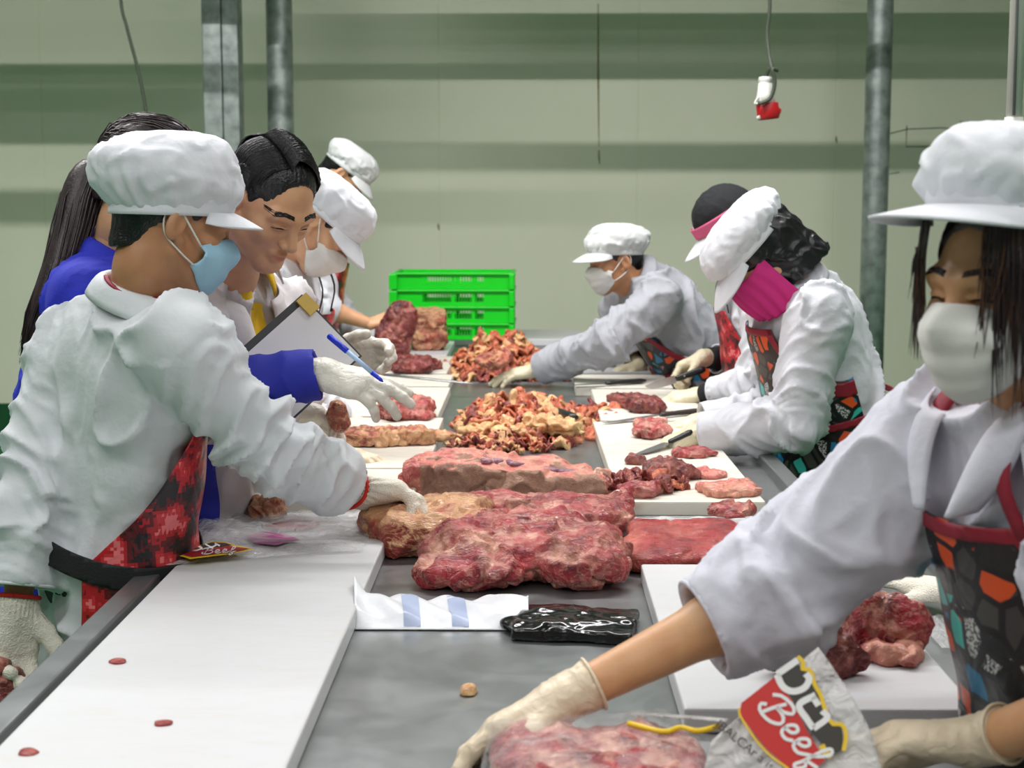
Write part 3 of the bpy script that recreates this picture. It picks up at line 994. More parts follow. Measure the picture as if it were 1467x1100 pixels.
class Person:
    def __init__(self, label, **J):
        self.__dict__.update(J)
        self.R = frame(self.hf, getattr(self, 'hu', (0, 0, 1)))
        self.head = np.asarray(self.head, float)
        self.u = nrm(self.neck - self.pel)
        s = self.shR - self.shL
        self.s = nrm(s - (s @ self.u) * self.u)
        self.f = np.cross(self.u, self.s)
        fh = nrm(np.array([self.f[0], self.f[1], 0]))
        self.fh = fh
        self.base = np.array([self.pel[0], self.pel[1], 0]) - fh * 0.02
        self.root = empty('person', self.base, label, 'person')
        self.hips = [self.pel + self.s * 0.09 * k for k in (1, -1)]
        self.feet = [np.array([h[0], h[1], 0.07]) - fh * 0.06 for h in self.hips]
        self.knees = [(h + q) / 2 + fh * 0.03 for h, q in zip(self.hips, self.feet)]

    def put(self, name, V, Q, mat, parent=None, smooth=True):
        V = np.asarray(V) - self.base
        return link(name, quads_mesh(name, V, Q, smooth), mat, parent or self.root)

    def putmb(self, name, mb, mat, parent=None):
        mb.v = [tuple(np.array(v) - self.base) for v in mb.v]
        return mb.build(name, mat, parent or self.root)

    def ploc(self, x, y, z):
        return self.head + self.R @ np.array([x, y, z], float)

    def bounds(self, pts, m):
        P = np.array(pts)
        return P.min(0) - m, P.max(0) + m

    # ---------------- body
    def body(self, skin, hv=0.0035):
        pts = [self.pel, self.neck, self.shR, self.shL, self.elR, self.elL, self.wrR, self.wrL, *self.feet, self.head - self.R[:, 2] * 0.05]
        F = Field(*self.bounds(pts, 0.20), 0.0065)
        pel, neck, s, u = self.pel, self.neck, self.s, self.u
        L = np.linalg.norm(neck - pel)
        w1, w2 = pel + u * L * 0.35, pel + u * L * 0.72
        q = .15 * (1 - getattr(self, 'build', 1.0))
        F.seg(pel, w1, s, (.150 - q, .100 - q), (.125 - q, .090 - q), .03)
        F.seg(w1, w2, s, (.125 - q, .090 - q), (.142 - q, .096 - q), .03)
        for sh, el, wr in ((self.shR, self.elR, self.wrR), (self.shL, self.elL, self.wrL)):
            F.cone(neck - u * 0.05, sh, .050, .046, .03)
            F.cone(sh, el, .047, .038, .03)
            m = el + (wr - el) * 0.3
            F.cone(el, m, .038, .038, .02)
            F.cone(m, wr, .038, .025, .02)
        for h, k, q in zip(self.hips, self.knees, self.feet):
            F.cone(h, k, .080, .055, .04); F.cone(k, q, .055, .040, .02)
            F.cone(q - (0, 0, .03), q + self.fh * .16 - (0, 0, .035), .036, .032, .02)
        F.cone(self.ploc(0, -.03, -.08), neck - u * .05, .052, .062, .03)
        hb = self.head
        V1, Q1 = F.mesh(2)
        # hands at finer resolution, grown out of the wrists
        meshes = [(V1, Q1)]
        for side, wr, el, hd in (('R', self.wrR, self.elR, self.hR), ('L', self.wrL, self.elL, self.hL)):
            pr = hand_prims(wr, hd['d'], hd['n'], side == 'R', hd.get('curl', (.3,) * 4), hd.get('thumb', .4), hd.get('spread', .05))
            ax = nrm(wr - el)
            pp = [a for a, b, *_ in pr] + [b for a, b, *_ in pr] + [wr - ax * .05]
            H = Field(*self.bounds(pp, .03), 0.0034)
            H.cone(wr - ax * .06, wr, .0245, .0235, .01)
            for a, b, ra, rb, k in pr:
                H.cone(a, b, ra - .0006, rb - .0006, k)
            meshes.append(H.mesh(1))
        Hd = Field(*self.bounds([hb - .02, hb + .02, self.ploc(0, -.03, -.15)], .115), hv)
        head_prims(Hd, hb, self.R, getattr(self, 'ears', True))
        Hd.cone(self.ploc(0, -.03, -.09), self.ploc(0, -.03, -.09) + nrm(neck - self.ploc(0, -.03, -.09)) * .06, .053, .056, .02)
        meshes.append(Hd.mesh(1))
        Vs, Qs, n = [], [], 0
        for v, q in meshes:
            Vs.append(v); Qs.append(q + n); n += len(v)
        V = np.concatenate(Vs); Q = np.concatenate(Qs)
        self.bodyob = self.put('body', V, Q, skin)
        loc = (V - hb) @ self.R
        lip = np.exp(-((loc[:, 0] / .024) ** 4 + ((loc[:, 2] + .0715) / .0095) ** 4)) * (loc[:, 1] > .08) * (np.linalg.norm(loc, axis=1) < .2)
        at = self.bodyob.data.attributes.new('lip', 'FLOAT', 'POINT')
        at.data.foreach_set('value', lip.astype(np.float32))
        return self.bodyob

    def brows(self, mat, closed=True):
        V = np.empty(len(self.bodyob.data.vertices) * 3, np.float32)
        self.bodyob.data.vertices.foreach_get('co', V)
        loc = (V.reshape(-1, 3) + self.base - self.head) @ self.R
        loc = loc[(loc[:, 1] > .03) & (np.abs(loc[:, 0]) < .08) & (np.abs(loc[:, 2]) < .06)]
        def sf(x, z, lift=.0006):
            d = (loc[:, 0] - x) ** 2 + (loc[:, 2] - z) ** 2
            k = np.argsort(d)[:5]
            w = 1 / (d[k] + 1e-7)
            return self.ploc(x, float((loc[k, 1] * w).sum() / w.sum()) + lift, z)
        for s in (-1, 1):
            mb = MB()
            rnd = random.Random(5)
            for i in range(90):
                t = rnd.random()
                x, z = s * (.013 + .040 * t), (.0200 + .0050 * (1 - t)) + .0050 * math.sin(t * 2.5) + rnd.uniform(-.0032, .0032)
                pts = [sf(x, z), sf(x + s * .004, z + .001, .0014), sf(x + s * .009, z + .0012 - .002 * t, .0008)]
                mb.tube(pts, [.0007, .0008, .0003], 4)
            self.putmb('eyebrow', mb, mat)
            pts = [sf(s * (.018 + .030 * t), -.0055 + .0026 * math.sin(t * 3.0) - .0015 * t, .0004) for t in np.linspace(0, 1, 11)]
            self.putmb('eyelashes', MB().tube(pts, [.0005, .0010, .0013, .0015, .0016, .0016, .0016, .0015, .0013, .0010, .0005], 6), M['eye'])

    # ---------------- clothes
    def torso_prims(self, F, g, hem, skirt=1.0):
        pel, neck, s, u = self.pel, self.neck, self.s, self.u
        L = np.linalg.norm(neck - pel)
        w1, w2 = pel + u * L * 0.38, pel + u * L * 0.74
        bw = getattr(self, 'build', 1.0)
        g = g - .15 * (1 - bw)
        F.seg(pel, w1, s, (.172 + g, .130 + g), (.152 + g, .115 + g), .04)
        F.seg(w1, w2, s, (.152 + g, .115 + g), (.165 + g, .118 + g), .04)
        hp = np.array([pel[0], pel[1], hem]) - self.fh * .02
        F.seg(pel, hp, s, (.172 + g, .130 + g), ((.20 + g) * skirt, (.165 + g) * skirt), .05)

    def coat(self, mat, hem=0.52, g=0.018, cutR=0.93, cutL=0.93, name='coat', sl=1.0, h=0.0072, wr=1.0, openfront=None, sleeves=True, seed=0, collar=True, flare=1.0):
        pts = [self.pel, self.neck, self.shR, self.shL, self.elR, self.elL, self.wrR, self.wrL, np.array([self.pel[0], self.pel[1], hem])]
        F = Field(*self.bounds(pts, 0.27), h)
        self.torso_prims(F, g, hem)
        neck, u = self.neck, self.u
        for sh in (self.shR, self.shL):
            F.cone(neck - u * .035, sh, .062 + g * .4, .062 + g * .4, .05)
        cuffs = []
        if sleeves:
            for sh, el, wp, cut in ((self.shR, self.elR, self.wrR, cutR), (self.shL, self.elL, self.wrL, cutL)):
                a0 = nrm(el - sh)
                cf = (el + (wp - el) * cut) if cut >= 0 else (sh + (el - sh) * (1 + cut))
                if cut >= 0:
                    F.cone(sh, el, (.070 + g * .3) * sl, (.060 + g * .2) * sl, .035)
                    F.cone(el, cf, (.060 + g * .2) * sl, (.054) * sl * flare, .03)
                    d = nrm(wp - el)
                else:
                    F.cone(sh, cf, (.070 + g * .3) * sl, (.066 + g * .2) * sl, .035)
                    d = a0
                Rf = frame(d, (0.13, 0.21, 0.97))
                F.box(cf + d * .10, (.085, .10, .085), Rf, .002, 0.0, sub=True)
                F.cone(cf - d * .05, cf + d * .05, (.054 * flare - .012) * sl, (.054 * flare - .009) * sl, 0.0, sub=True)
                cuffs.append((cf, d))
        hm = np.array([0, 0, hem])
        F.half(hm, (0, 0, -1))
        F.cone(neck - u * .02, neck + u * .16, .060, .085, .01, sub=True)
        if openfront is not None:
            for a, b, ra, rb in openfront:
                F.cone(a, b, ra, rb, .012, sub=True)
        V, Q = F.mesh(2 if openfront is None else 5)
        N = normals(V, Q)
        off = seed * 7.7
        # folds: long on the body, ringed on the sleeves
        q = V * np.array([7, 7, 2.6]) + off
        q = q + 0.8 * np.stack([noise(V * 5 + 3 + off), noise(V * 5 + 9 + off), noise(V * 5 + 31 + off)], 1)
        dsp = 0.022 * (np.clip(ridge(q * .8), 0, 1) ** 5 - .22) + 0.004 * (np.clip(ridge(q * 1.7 + 5), 0, 1) ** 3 - .3) + 0.009 * fbm(V * np.array([4, 4, 2.5]) + off, 2)
        if sleeves:
            best = np.full(len(V), 9.0); sv = np.zeros(len(V))
            for sh, el, wp, cut in ((self.shR, self.elR, self.wrR, cutR), (self.shL, self.elL, self.wrL, cutL)):
                for a, b, ne in ((sh, el, 1), (el, wp, 0)):
                    ba = b - a; Lb = np.linalg.norm(ba); d = ba / Lb
                    t = (V - a) @ d
                    pr = V - a - np.outer(np.clip(t, 0, Lb), d)
                    dist = np.linalg.norm(pr, axis=1)
                    m = (dist < best) & (dist < .115) & (t > -.02)
                    best[m] = dist[m]
                    e = np.abs(t - (Lb if ne else 0))
                    amp = 0.012 + 0.016 * np.exp(-(e / .10) ** 2)
                    if ne == 0:
                        amp = amp + 0.004 * np.exp(-((t - Lb * cut) / .07) ** 2)
                    side = pr @ nrm(np.cross(d, (0.3, 0.2, 0.9)))
                    oth = pr @ nrm(np.cross(d, np.cross(d, (0.3, 0.2, 0.9))))
                    qq = np.stack([t * 11 + side * 10 + off, side * 4 + t * 3, oth * 4], 1)
                    qq = qq + .45 * np.stack([noise(V * 8 + off), noise(V * 8 + 5), noise(V * 8 + 11)], 1)
                    w = amp * (np.clip(ridge(qq), 0, 1) ** 4 - .28) + .35 * amp * (np.clip(ridge(qq * 1.9 + 3), 0, 1) ** 3 - .3)
                    sv[m] = w[m]
            ws_ = np.clip((.108 - best) / .035, 0, 1)
            dsp = ws_ * (sv + .3 * dsp) + (1 - ws_) * dsp
        for cf, d in cuffs:
            dist = np.linalg.norm(V - cf, axis=1)
            dsp = dsp * np.clip((dist - .06) / .06, 0.05, 1)
        V = V + N * (dsp * wr)[:, None]
        V = lap(V, Q, .2)
        self.coatob = self.put(name, V, Q, mat)
        for cf, d in cuffs:      # stitched cuff edge
            ring = []
            Rf = frame(d, (0.13, 0.21, 0.97))
            for k in range(25):
                a = 2 * math.pi * k / 24
                ring.append(cf - d * .003 + (.051 * flare) * sl * (math.cos(a) * Rf[:, 0] + math.sin(a) * Rf[:, 2]))
            if name == 'coat':
                self.putmb('cuff_hem', MB().tube(ring, .0035, 6, cap=False), mat, self.coatob)
        if collar:
            self.collar(mat, self.coatob)
        return self.coatob

    def collar(self, mat, parent, r=.064, wide=.040, gap=0.6, lift=0.0, tilt=None):
        c = self.neck + self.u * (.012 + lift)
        up = nrm(self.u * .6 + nrm(self.ploc(0, -.03, -.08) - self.neck) * .4) if tilt is None else nrm(tilt)
        s = nrm(self.s - (self.s @ up) * up); f = np.cross(up, s)
        def fn(u, v):
            a = (u - .5) * 2 * (math.pi - gap)
            fr = (abs(u - .5) * 2) ** 2
            if v < .45:
                t = v / .45
                rr = r + .006 * (1 - t); z = .034 * t
            else:
                t = (v - .45) / .55
                rr = r + (.010 + wide * .55) * t ** .8 + .02 * fr * t; z = .034 + .006 * math.sin(t * 3.1) - (wide + .02 * fr) * t ** 1.4
            z -= .02 * fr
            return c + rr * 1.08 * math.sin(a) * s - rr * (.95) * math.cos(a) * f + z * up
        V, Fq = sheet(fn, 41, 12)
        o = self.put('collar', V, np.array(Fq), mat, parent)
        solid(o, .0035)
        return o

    def lapels(self, mat, sides=(1, -1), g=0.0, w=1.0, ln=.20, top=.47):
        for sg in sides:
            def lap_fn(u, v, sg=sg):
                t = v
                inner = np.array([sg * (.055 - .030 * t), .085 + g + .075 * t ** .7, top - ln * t])
                outer = inner + np.array([sg * w * (.075 * math.sin(math.pi * (.25 + .65 * t)) + .01), -.030 * w, .025 * (1 - t)])
                q = inner * (1 - u) + outer * u
                q = q + np.array([0, .018 * math.sin(u * math.pi), 0])
                L = np.linalg.norm(self.neck - self.pel)
                return self.tl(q[0], q[1], q[2] * L / .50)
            V, Fq = sheet(lap_fn, 10, 16)
            solid(self.put('lapel', V, np.array(Fq), mat, self.coatob), .004)

    def shell(self, g, hem, h=0.009, seed=0, skirt=1.0):
        F = Field(*self.bounds([self.pel, self.neck, np.array([self.pel[0], self.pel[1], hem])], 0.30), h)
        self.torso_prims(F, g, hem, skirt)
        F.half((0, 0, hem), (0, 0, -1))
        V, Q = F.mesh(2)
        N = normals(V, Q)
        V = V + N * (0.006 * fbm(V * np.array([5, 5, 2.0]) + seed, 2))[:, None]
        return V, Q

    def tl(self, s, f, u):
        """torso-local point: side, forward, along the spine from the pelvis"""
        return self.pel + self.s * s + self.f * f + self.u * u

    def tdir(self, s, f, u):
        return self.s * s + self.f * f + self.u * u

    def cut(self, V, Q, planes):
        bm = bmesh.new()
        me = quads_mesh('tmp', V, Q)
        bm.from_mesh(me)
        bpy.data.meshes.remove(me)
        for co, no in planes:
            bmesh.ops.bisect_plane(bm, geom=bm.verts[:] + bm.edges[:] + bm.faces[:], plane_co=Vector(co), plane_no=Vector(nrm(no)), clear_outer=True)
        return bm

    def putbm(self, name, bms, mat, parent=None, thick=0.003):
        me = bpy.data.meshes.new(name)
        out = bmesh.new()
        for bm in bms:
            t = bpy.data.meshes.new('t'); bm.to_mesh(t); bm.free(); out.from_mesh(t); bpy.data.meshes.remove(t)
        bmesh.ops.translate(out, verts=out.verts[:], vec=Vector(-self.base))
        for f in out.faces:
            f.smooth = True
        out.to_mesh(me); out.free()
        o = link(name, me, mat, parent or self.root)
        solid(o, thick, 1.0)
        return o

    def apron(self, mat, bind=None, top=.40, topw=.10, wwide=.02, hem=0.42, g=.040, seed=0, back=-.02, skirtback=-.06, strap=None, tilt=0.0, waist=.12, sw=.022):
        V, Q = self.shell(g, hem, seed=seed, skirt=1.04)
        tl, td = self.tl, self.tdir
        k = .55
        bib = [(tl(0, 0, top), td(0, 0, 1)), (tl(0, 0, waist), td(0, 0, -1)), (tl(0, back, 0), td(0, -1, 0)),
               (tl(topw, 0, top), td(1, 0, k)), (tl(-topw, 0, top), td(-1, 0, k))]
        skt = [(tl(0, 0, waist), td(0, 0, 1)), (tl(0, skirtback, 0), td(0, -1, 0))]
        o = self.putbm('apron', [self.cut(V, Q, bib), self.cut(V, Q, skt)], mat)
        self.apronob = o
        if bind is not None:
            V2, Q2 = self.shell(g + .003, hem, seed=seed, skirt=1.04)
            w = .018
            bb = []
            bb.append(self.cut(V2, Q2, bib + [(tl(0, 0, top - w), td(0, 0, -1))]))
            for sg in (1, -1):
                nn = td(sg, 0, k)
                bb.append(self.cut(V2, Q2, bib + [(tl(sg * topw, 0, top) - nrm(nn) * w, -nn)]))
            self.putbm('binding', bb, bind, o)
        if strap is not None:
            V2, Q2 = self.shell(g + .006, hem, seed=seed, skirt=1.04)
            n = td(tilt, 0, 1)
            self.putbm('waist_strap', [self.cut(V2, Q2, [(tl(0, 0, waist + sw), n), (tl(0, 0, waist - sw), -n)])], strap, o)
        return o

    def neck_strap(self, mat, top=.40, w=.10, r=.008):
        for sg in (1, -1):
            a = self.tl(sg * w, .135, top - .01)
            b = self.neck + self.s * sg * .075 + self.f * .05 + self.u * .045
            c = self.neck + self.s * sg * .06 - self.f * .06 + self.u * .07
            self.putmb('neck_strap', MB().tube(spline([a, (a + b) / 2 + self.f * .035, b, c], 14), r, 6, flat=(self.f, .25)), mat, self.apronob)

    def trousers(self, mat, boot):
        F = Field(*self.bounds([self.pel, *self.feet], 0.22), 0.011)
        F.seg(self.pel + self.u * .06, self.pel, self.s, (.160, .115), (.165, .120), .03)
        for h, k, q in zip(self.hips, self.knees, self.feet):
            F.cone(h, k, .092, .070, .04); F.cone(k, q + (0, 0, .02), .070, .060, .02)
        V, Q = F.mesh(2)
        self.put('trousers', V, Q, mat)
        for q in self.feet:
            B = Field(*self.bounds([q, q + self.fh * .18, q + (0, 0, .28)], .09), 0.008)
            B.cone(q + (0, 0, .26), q, .068, .062, .02)
            B.cone(q - (0, 0, .022), q + self.fh * .15 - (0, 0, .026), .046, .046, .03)
            B.half((0, 0, .0), (0, 0, -1))
            V, Q = B.mesh(1)
            self.put('boot', V, Q, boot)

    def glove(self, side, mat, kind='latex', cuff=.06, rim=None):
        wr, el, hd = (self.wrR, self.elR, self.hR) if side == 'R' else (self.wrL, self.elL, self.hL)
        pr = hand_prims(wr, hd['d'], hd['n'], side == 'R', hd.get('curl', (.3,) * 4), hd.get('thumb', .4), hd.get('spread', .05))
        ax = nrm(wr - el)
        pp = [a for a, b, *_ in pr] + [b for a, b, *_ in pr] + [wr - ax * (cuff + .01)]
        F = Field(*self.bounds(pp, .04), 0.0028)
        gt = .0026 if kind != 'knit' else .007
        F.cone(wr - ax * (cuff + .02), wr + ax * .01, .031 + gt, .0265 + gt, .015)
        for a, b, ra, rb, k in pr:
            F.cone(a, b, ra + gt, rb + gt, k + .002)
        ce = wr - ax * cuff
        Rf = frame(ax, (.2, .3, .9))
        F.box(ce - ax * .06, (.06, .06, .06), Rf, .001, 0, sub=True)
        V, Q = F.mesh(1)
        N = normals(V, Q)
        t = (V - wr) @ ax
        loc = (V - wr) @ Rf
        ang = np.arctan2(loc[:, 0], loc[:, 2])
        wgt = 1 / (1 + np.exp((t - .02) / .008))
        if kind == 'knit':
            dsp = .0016 * np.cos(ang * 26) * wgt + .0012 * fbm(V * 60, 2)
        else:
            dsp = .0012 * (np.clip(ridge(np.stack([t * 60, loc[:, 0] * 25, loc[:, 2] * 25], 1)), 0, 1) ** 2) * (.4 + wgt) + .0006 * fbm(V * 70, 2)
        V = V + N * dsp[:, None]
        g = self.put('glove', V, Q, mat)
        ring = []
        for k in range(29):
            a = 2 * math.pi * k / 28
            ring.append(ce + (.0325 + gt) * (math.cos(a) * Rf[:, 0] + math.sin(a) * Rf[:, 2]))
        self.putmb('rim' if rim else 'rolled_edge', MB().tube(ring, .0042 if rim else .0022, 7, cap=False), rim or mat, g)
        return g

    # ---------------- head wear
    def cap(self, mat, puff=1.25, back=.03, hgt=.115, brim=.07, zf=.052, zb=.005, pleat=.03, npl=20, drop=.025, seed=0, rx=.0865, ry=.106, slump=0.0, half=62, lift=0.0, brim_up=0.0):
        c, R = self.head, self.R
        ns = np.array([seed * 3.1, 1.7, seed])
        zz = lambda a, q=1.0: (zf + zb) / 2 + (zf - zb) / 2 * math.cos(a) * q
        rnd = random.Random(seed + 3)
        ph = [rnd.uniform(-.5, .5) for _ in range(8)]
        def crown(u, v):
            a = 2 * math.pi * u
            if v < .28:
                t = v / .28
                rr = 1 + (puff - 1) * math.sin(t * math.pi / 2); z = .36 * hgt * t
            else:
                t = (v - .28) / .72 * math.pi / 2
                rr = puff * max(0, math.cos(t)) ** .68; z = .36 * hgt + .64 * hgt * math.sin(t)
            pw = math.exp(-((v - .13) / .16) ** 2)
            rr *= 1 + pleat * pw * (math.cos(npl * a + ph[0] + 2 * math.sin(3 * a + ph[1])) + .5 * math.cos(1.7 * npl * a + ph[2]))
            bk = back * min(1, v * 2.2)
            p = np.array([rx * rr * math.sin(a), -.012 + ry * rr * math.cos(a) - bk, zz(a, min(1.0, rr)) + lift + z - slump * max(0, -math.cos(a)) * min(1, v * 3) * (1 - v) * 1.2])
            return p
        V, Fq = sheet(crown, 112, 36, True)
        N = normals(V, np.array(Fq))
        vv = np.repeat(np.arange(36) / 35, 112)
        q = V * 16 + ns
        d = .0055 * fbm(V * 11 + ns, 2) + .0075 * (np.clip(ridge(q + .5 * noise(V * 20)[:, None]), 0, 1) ** 3 - .3) * np.clip(vv * 5, 0, 1)
        d = d * (1 - vv ** 2.2)
        V = V - N * d[:, None] * np.sign((N * V).sum(1))[:, None] * -1
        V = c + V @ R.T
        o = self.put('cap', V, np.array(Fq), mat)
        solid(o, .002)
        def band(u, v):
            a = 2 * math.pi * u
            k = 1.012 + .012 * math.sin(v * math.pi)
            return c + R @ np.array([rx * k * math.sin(a), -.012 + ry * k * math.cos(a), zz(a) + lift - .012 + .030 * v])
        V, Fq = sheet(band, 64, 5, True)
        solid(self.put('hat_band', V, np.array(Fq), mat, o), .003)
        if brim:
            def bf(u, v):
                a = math.radians(half) * (u * 2 - 1)
                w = max(0.0, 1 - (u * 2 - 1) ** 2) ** .55
                ext = brim * w * v
                bx, by = rx * 1.02 * math.sin(a), -.012 + ry * 1.02 * math.cos(a)
                arch = .020 * (u * 2 - 1) ** 2
                return c + R @ np.array([bx + ext * .42 * math.sin(a), by + ext * (.6 + .4 * math.cos(a)), zz(a) + lift - .006 - arch * v - (drop - brim_up) * (ext / max(brim, 1e-6)) ** 1.3])
            V, Fq = sheet(bf, 37, 12)
            ob = self.put('brim', V, np.array(Fq), mat, o)
            solid(ob, .0035)
        return o

    def mask(self, mat, loops=None, down=0.0, wide=1.0):
        c, R = self.head, self.R
        def fn(u, v):
            a = (u * 2 - 1) * 1.18
            ry = np.interp(v, [0, .22, .55, .85, 1], [.101, .126, .122, .108, .086])
            rx = np.interp(v, [0, .4, 1], [.080, .079, .066]) * wide
            z = np.interp(v, [0, 1], [-.004 - .030 * (u * 2 - 1) ** 2, -.123 + .052 * (u * 2 - 1) ** 2]) - down
            nose = .016 * math.exp(-((u - .5) / .10) ** 2) * math.exp(-((v - .12) / .26) ** 2)
            pl = .0014 * math.sin(v * math.pi * 7) * (1 - (u * 2 - 1) ** 4)
            cr = .0025 * math.sin(u * 31 + 4 * v) * (abs(u - .5) * 2) ** 2
            return c + R @ np.array([(rx + cr) * math.sin(a), -.004 + (ry + nose + pl + cr) * math.cos(a) ** .8, z])
        V, Fq = sheet(fn, 45, 26)
        o = self.put('face_mask', V, np.array(Fq), mat)
        solid(o, .002)
        for s in (-1, 1):
            p = self.ploc
            sl = [p(s * .0745, .044, -.034 - down), p(s * .081, .012, -.004), p(s * .084, -.018, .022), p(s * .081, -.034, .004), p(s * .080, -.026, -.030), p(s * .078, .010, -.055), p(s * .066, .042, -.070 - down)]
            self.putmb('ear_loop', MB().tube(spline(sl, 26), .0019, 6), M['mask_white'] if loops is None else loops, o)
        return o

    def hairshell(self, mat, grow=.008, low=-.055, face=(.10, .07), h=.004, name='hair', sub=True, fz=.098):
        c, R, p = self.head, self.R, self.ploc
        F = Field(*self.bounds([c - .02, c + .02], .125), h)
        F.ell(p(0, -.017, .035), np.array([.077, .097, .084]) + grow, R, 0)
        F.cone(p(0, -.058, -.005), p(0, -.062, low), .050 + grow, .040 + grow, .03)
        if sub:
            F.ell(p(0, face[0], -.025), (.092, face[1], fz), R, .006, sub=True)
            for s in (-1, 1):
                F.ell(p(s * .090, -.006, -.014), (.030, .034, .044), R, .006, sub=True)
        F.half(p(0, -.06, low), R @ np.array([0, .45, -.9]))
        V, Q = F.mesh(1)
        N = normals(V, Q)
        loc = (V - c) @ R
        V = V + N * (.0022 * noise(np.stack([loc[:, 0] * 260, loc[:, 1] * 40, loc[:, 2] * 40], 1)))[:, None]
        return self.put(name, V, Q, mat)

    def locks(self, name, paths, mat, parent=None, n=5):
        mb = MB()
        for pts, rad, flat in paths:
            P = spline(pts, 9)
            t = np.linspace(0, 1, 9)
            r = rad * np.clip(np.minimum(t * 8 + .5, (1 - t) * 2.2 + .12), 0, 1)
            mb.tube(P, r, n, flat=((0.1, 0.2, 0.97), flat))
        return self.putmb(name, mb, mat, parent)


# ------------------------------------------------------------------ the man with the puffy cap, left foreground
p1 = Person('worker seen from behind in puffy white cap, pale blue mask and red camouflage apron',
    build=.84, pel=W(158, 812, 2.94), neck=W(198, 436, 2.85), head=W(252, 316, 2.84), hf=(.86, .36, -.30),
    shR=W(258, 492, 2.72), shL=W(100, 505, 2.98), elR=W(368, 632, 2.84), elL=W(44, 715, 2.86), wrR=W(508, 703, 3.08), wrL=W(24, 868, 2.80),
    hR=dict(d=(.90, .30, -.06), n=(.05, -.5, -1), curl=(.55, .6, .62, .65), thumb=.7), hL=dict(d=(-.05, -.15, -1), n=(.5, -.6, 0), curl=(.55, .6, .6, .6), thumb=.8))
p1.body(M['skin_dark'])
p1.trousers(M['trouser'], M['boot'])
p1.hairshell(M['hair'], .004, -.062)
p1.coat(M['coat_floor_tint'], hem=.45, g=.012, cutR=.80, cutL=.82, sl=1.12, seed=1, wr=1.3, flare=1.25)
p1.cap(M['cap'], puff=1.28, back=.040, hgt=.135, brim=.062, zf=.050, zb=-.012, pleat=.035, seed=1, drop=.012, slump=.0)
p1.mask(M['mask_blue'])
p1.glove('R', M['knit'], 'knit', .010, M['red_knit'])
p1.glove('L', M['knit'], 'knit', .018, M['red_knit'])
# apron wraps from the chest round the right side to the back of the waist
Vp, Qp = p1.shell(.042, .45, seed=3, skirt=1.02)
tl, td = p1.tl, p1.tdir
WST = .065
bibp = [(tl(0, 0, .40), td(0, 0, 1)), (tl(0, 0, WST), td(0, 0, -1)), (tl(0, -.13, WST), td(0, -.86, .52)), (tl(-.12, .1, .40), td(-1, 0, .5))]
sktp = [(tl(0, 0, WST), td(0, 0, 1)), (tl(.04, -.115, 0), td(-.22, -1, 0))]
p1.apronob = p1.putbm('apron', [p1.cut(Vp, Qp, bibp), p1.cut(Vp, Qp, sktp)], M['camo'])
Vq, Qq = p1.shell(.048, .45, seed=3, skirt=1.02)
p1.putbm('waist_strap', [p1.cut(Vq, Qq, [(tl(0, 0, WST + .030), td(.04, 0, 1)), (tl(0, 0, WST - .012), td(-.04, 0, -1))])], M['black_strap'], p1.apronob)
nax = nrm(p1.ploc(0, -.03, -.09) - p1.neck)
ns_ = nrm(p1.s - (p1.s @ nax) * nax); nf_ = np.cross(nax, ns_)
p1.putmb('neck_strap', MB().tube([p1.neck + nax * (.050 - .012 * (t > .75) * (t - .75) * 4) + (.0655 + .012 * max(0, t - .7)) * (math.sin(a) * ns_ - math.cos(a) * nf_) for t, a in zip(np.linspace(0, 1, 22), np.linspace(-.5, 2.3, 22))], .0055, 6, flat=(nax, .6)), M['crimson'], p1.apronob)

# ------------------------------------------------------------------ the woman with the ponytail
p2 = Person('woman with a long dark ponytail in a royal blue shirt, holding pen and clipboard',
    pel=W(95, 740, 3.16), neck=W(162, 372, 3.17), head=W(222, 258, 3.14), hf=(.95, .10, -.28),
    shR=W(128, 428, 3.03), shL=W(180, 420, 3.38), elR=W(288, 560, 2.98), elL=W(300, 560, 3.44), wrR=W(458, 535, 3.00), wrL=W(478, 512, 3.36),
    hR=dict(d=(.93, -.12, -.20), n=(-.15, .45, -.8), curl=(.14, .20, .34, .46), thumb=.6, spread=.14), hL=dict(d=(.97, -.1, .12), n=(.1, -.9, -.3), curl=(.55, .65, .75, .8), thumb=.6))
p2.body(M['skin_tan'])
p2.trousers(M['trouser'], M['boot'])
p2.coat(M['polo_blue'], hem=.78, g=.008, cutR=-.25, cutL=-.25, name='polo_shirt', sl=1.12, seed=2, wr=.7)
# blue over-sleeves
for a, b, c in ((p2.shR, p2.elR, p2.wrR), (p2.shL, p2.elL, p2.wrL)):
    F = Field(*p2.bounds([a, b, c], .11), .006)
    st = a + (b - a) * .55
    cf = b + (c - b) * .99
    F.cone(st, b, .052, .055, .02); F.cone(b, cf, .055, .052, .03)
    d = nrm(c - b)
    F.box(cf + d * .08, (.08, .08, .08), frame(d, (.1, .2, .9)), .002, 0, sub=True)
    F.cone(cf - d * .03, cf + d * .03, .040, .042, 0, sub=True)
    V, Q = F.mesh(2); N = normals(V, Q)
    t = (V - b) @ d
    V = V + N * (.006 * (np.clip(ridge(np.stack([t * 18 + V[:, 2] * 8, V[:, 1] * 8, V[:, 2] * 6], 1)), 0, 1) ** 2 - .4))[:, None]
    p2.put('over_sleeve', V, Q, M['sleeve_blue'])
p2.hairshell(M['hair_brown'], .012, -.05)
R2 = p2.R
rnd = random.Random(11)
root_ = W(146, 240, 3.16)
path = [W(196, 205, 3.13), W(165, 215, 3.15), root_, W(122, 262, 3.15), W(104, 330, 3.12), W(80, 400, 3.08), W(52, 462, 3.06), W(38, 500, 3.05)]
core = spline(path[2:], 22)
cr = np.interp(np.linspace(0, 1, 22), [0, .08, .3, .7, 1], [.018, .034, .040, .030, .010])
p2.putmb('ponytail', MB().tube(core, cr, 12), M['hair_brown'])
pony = []
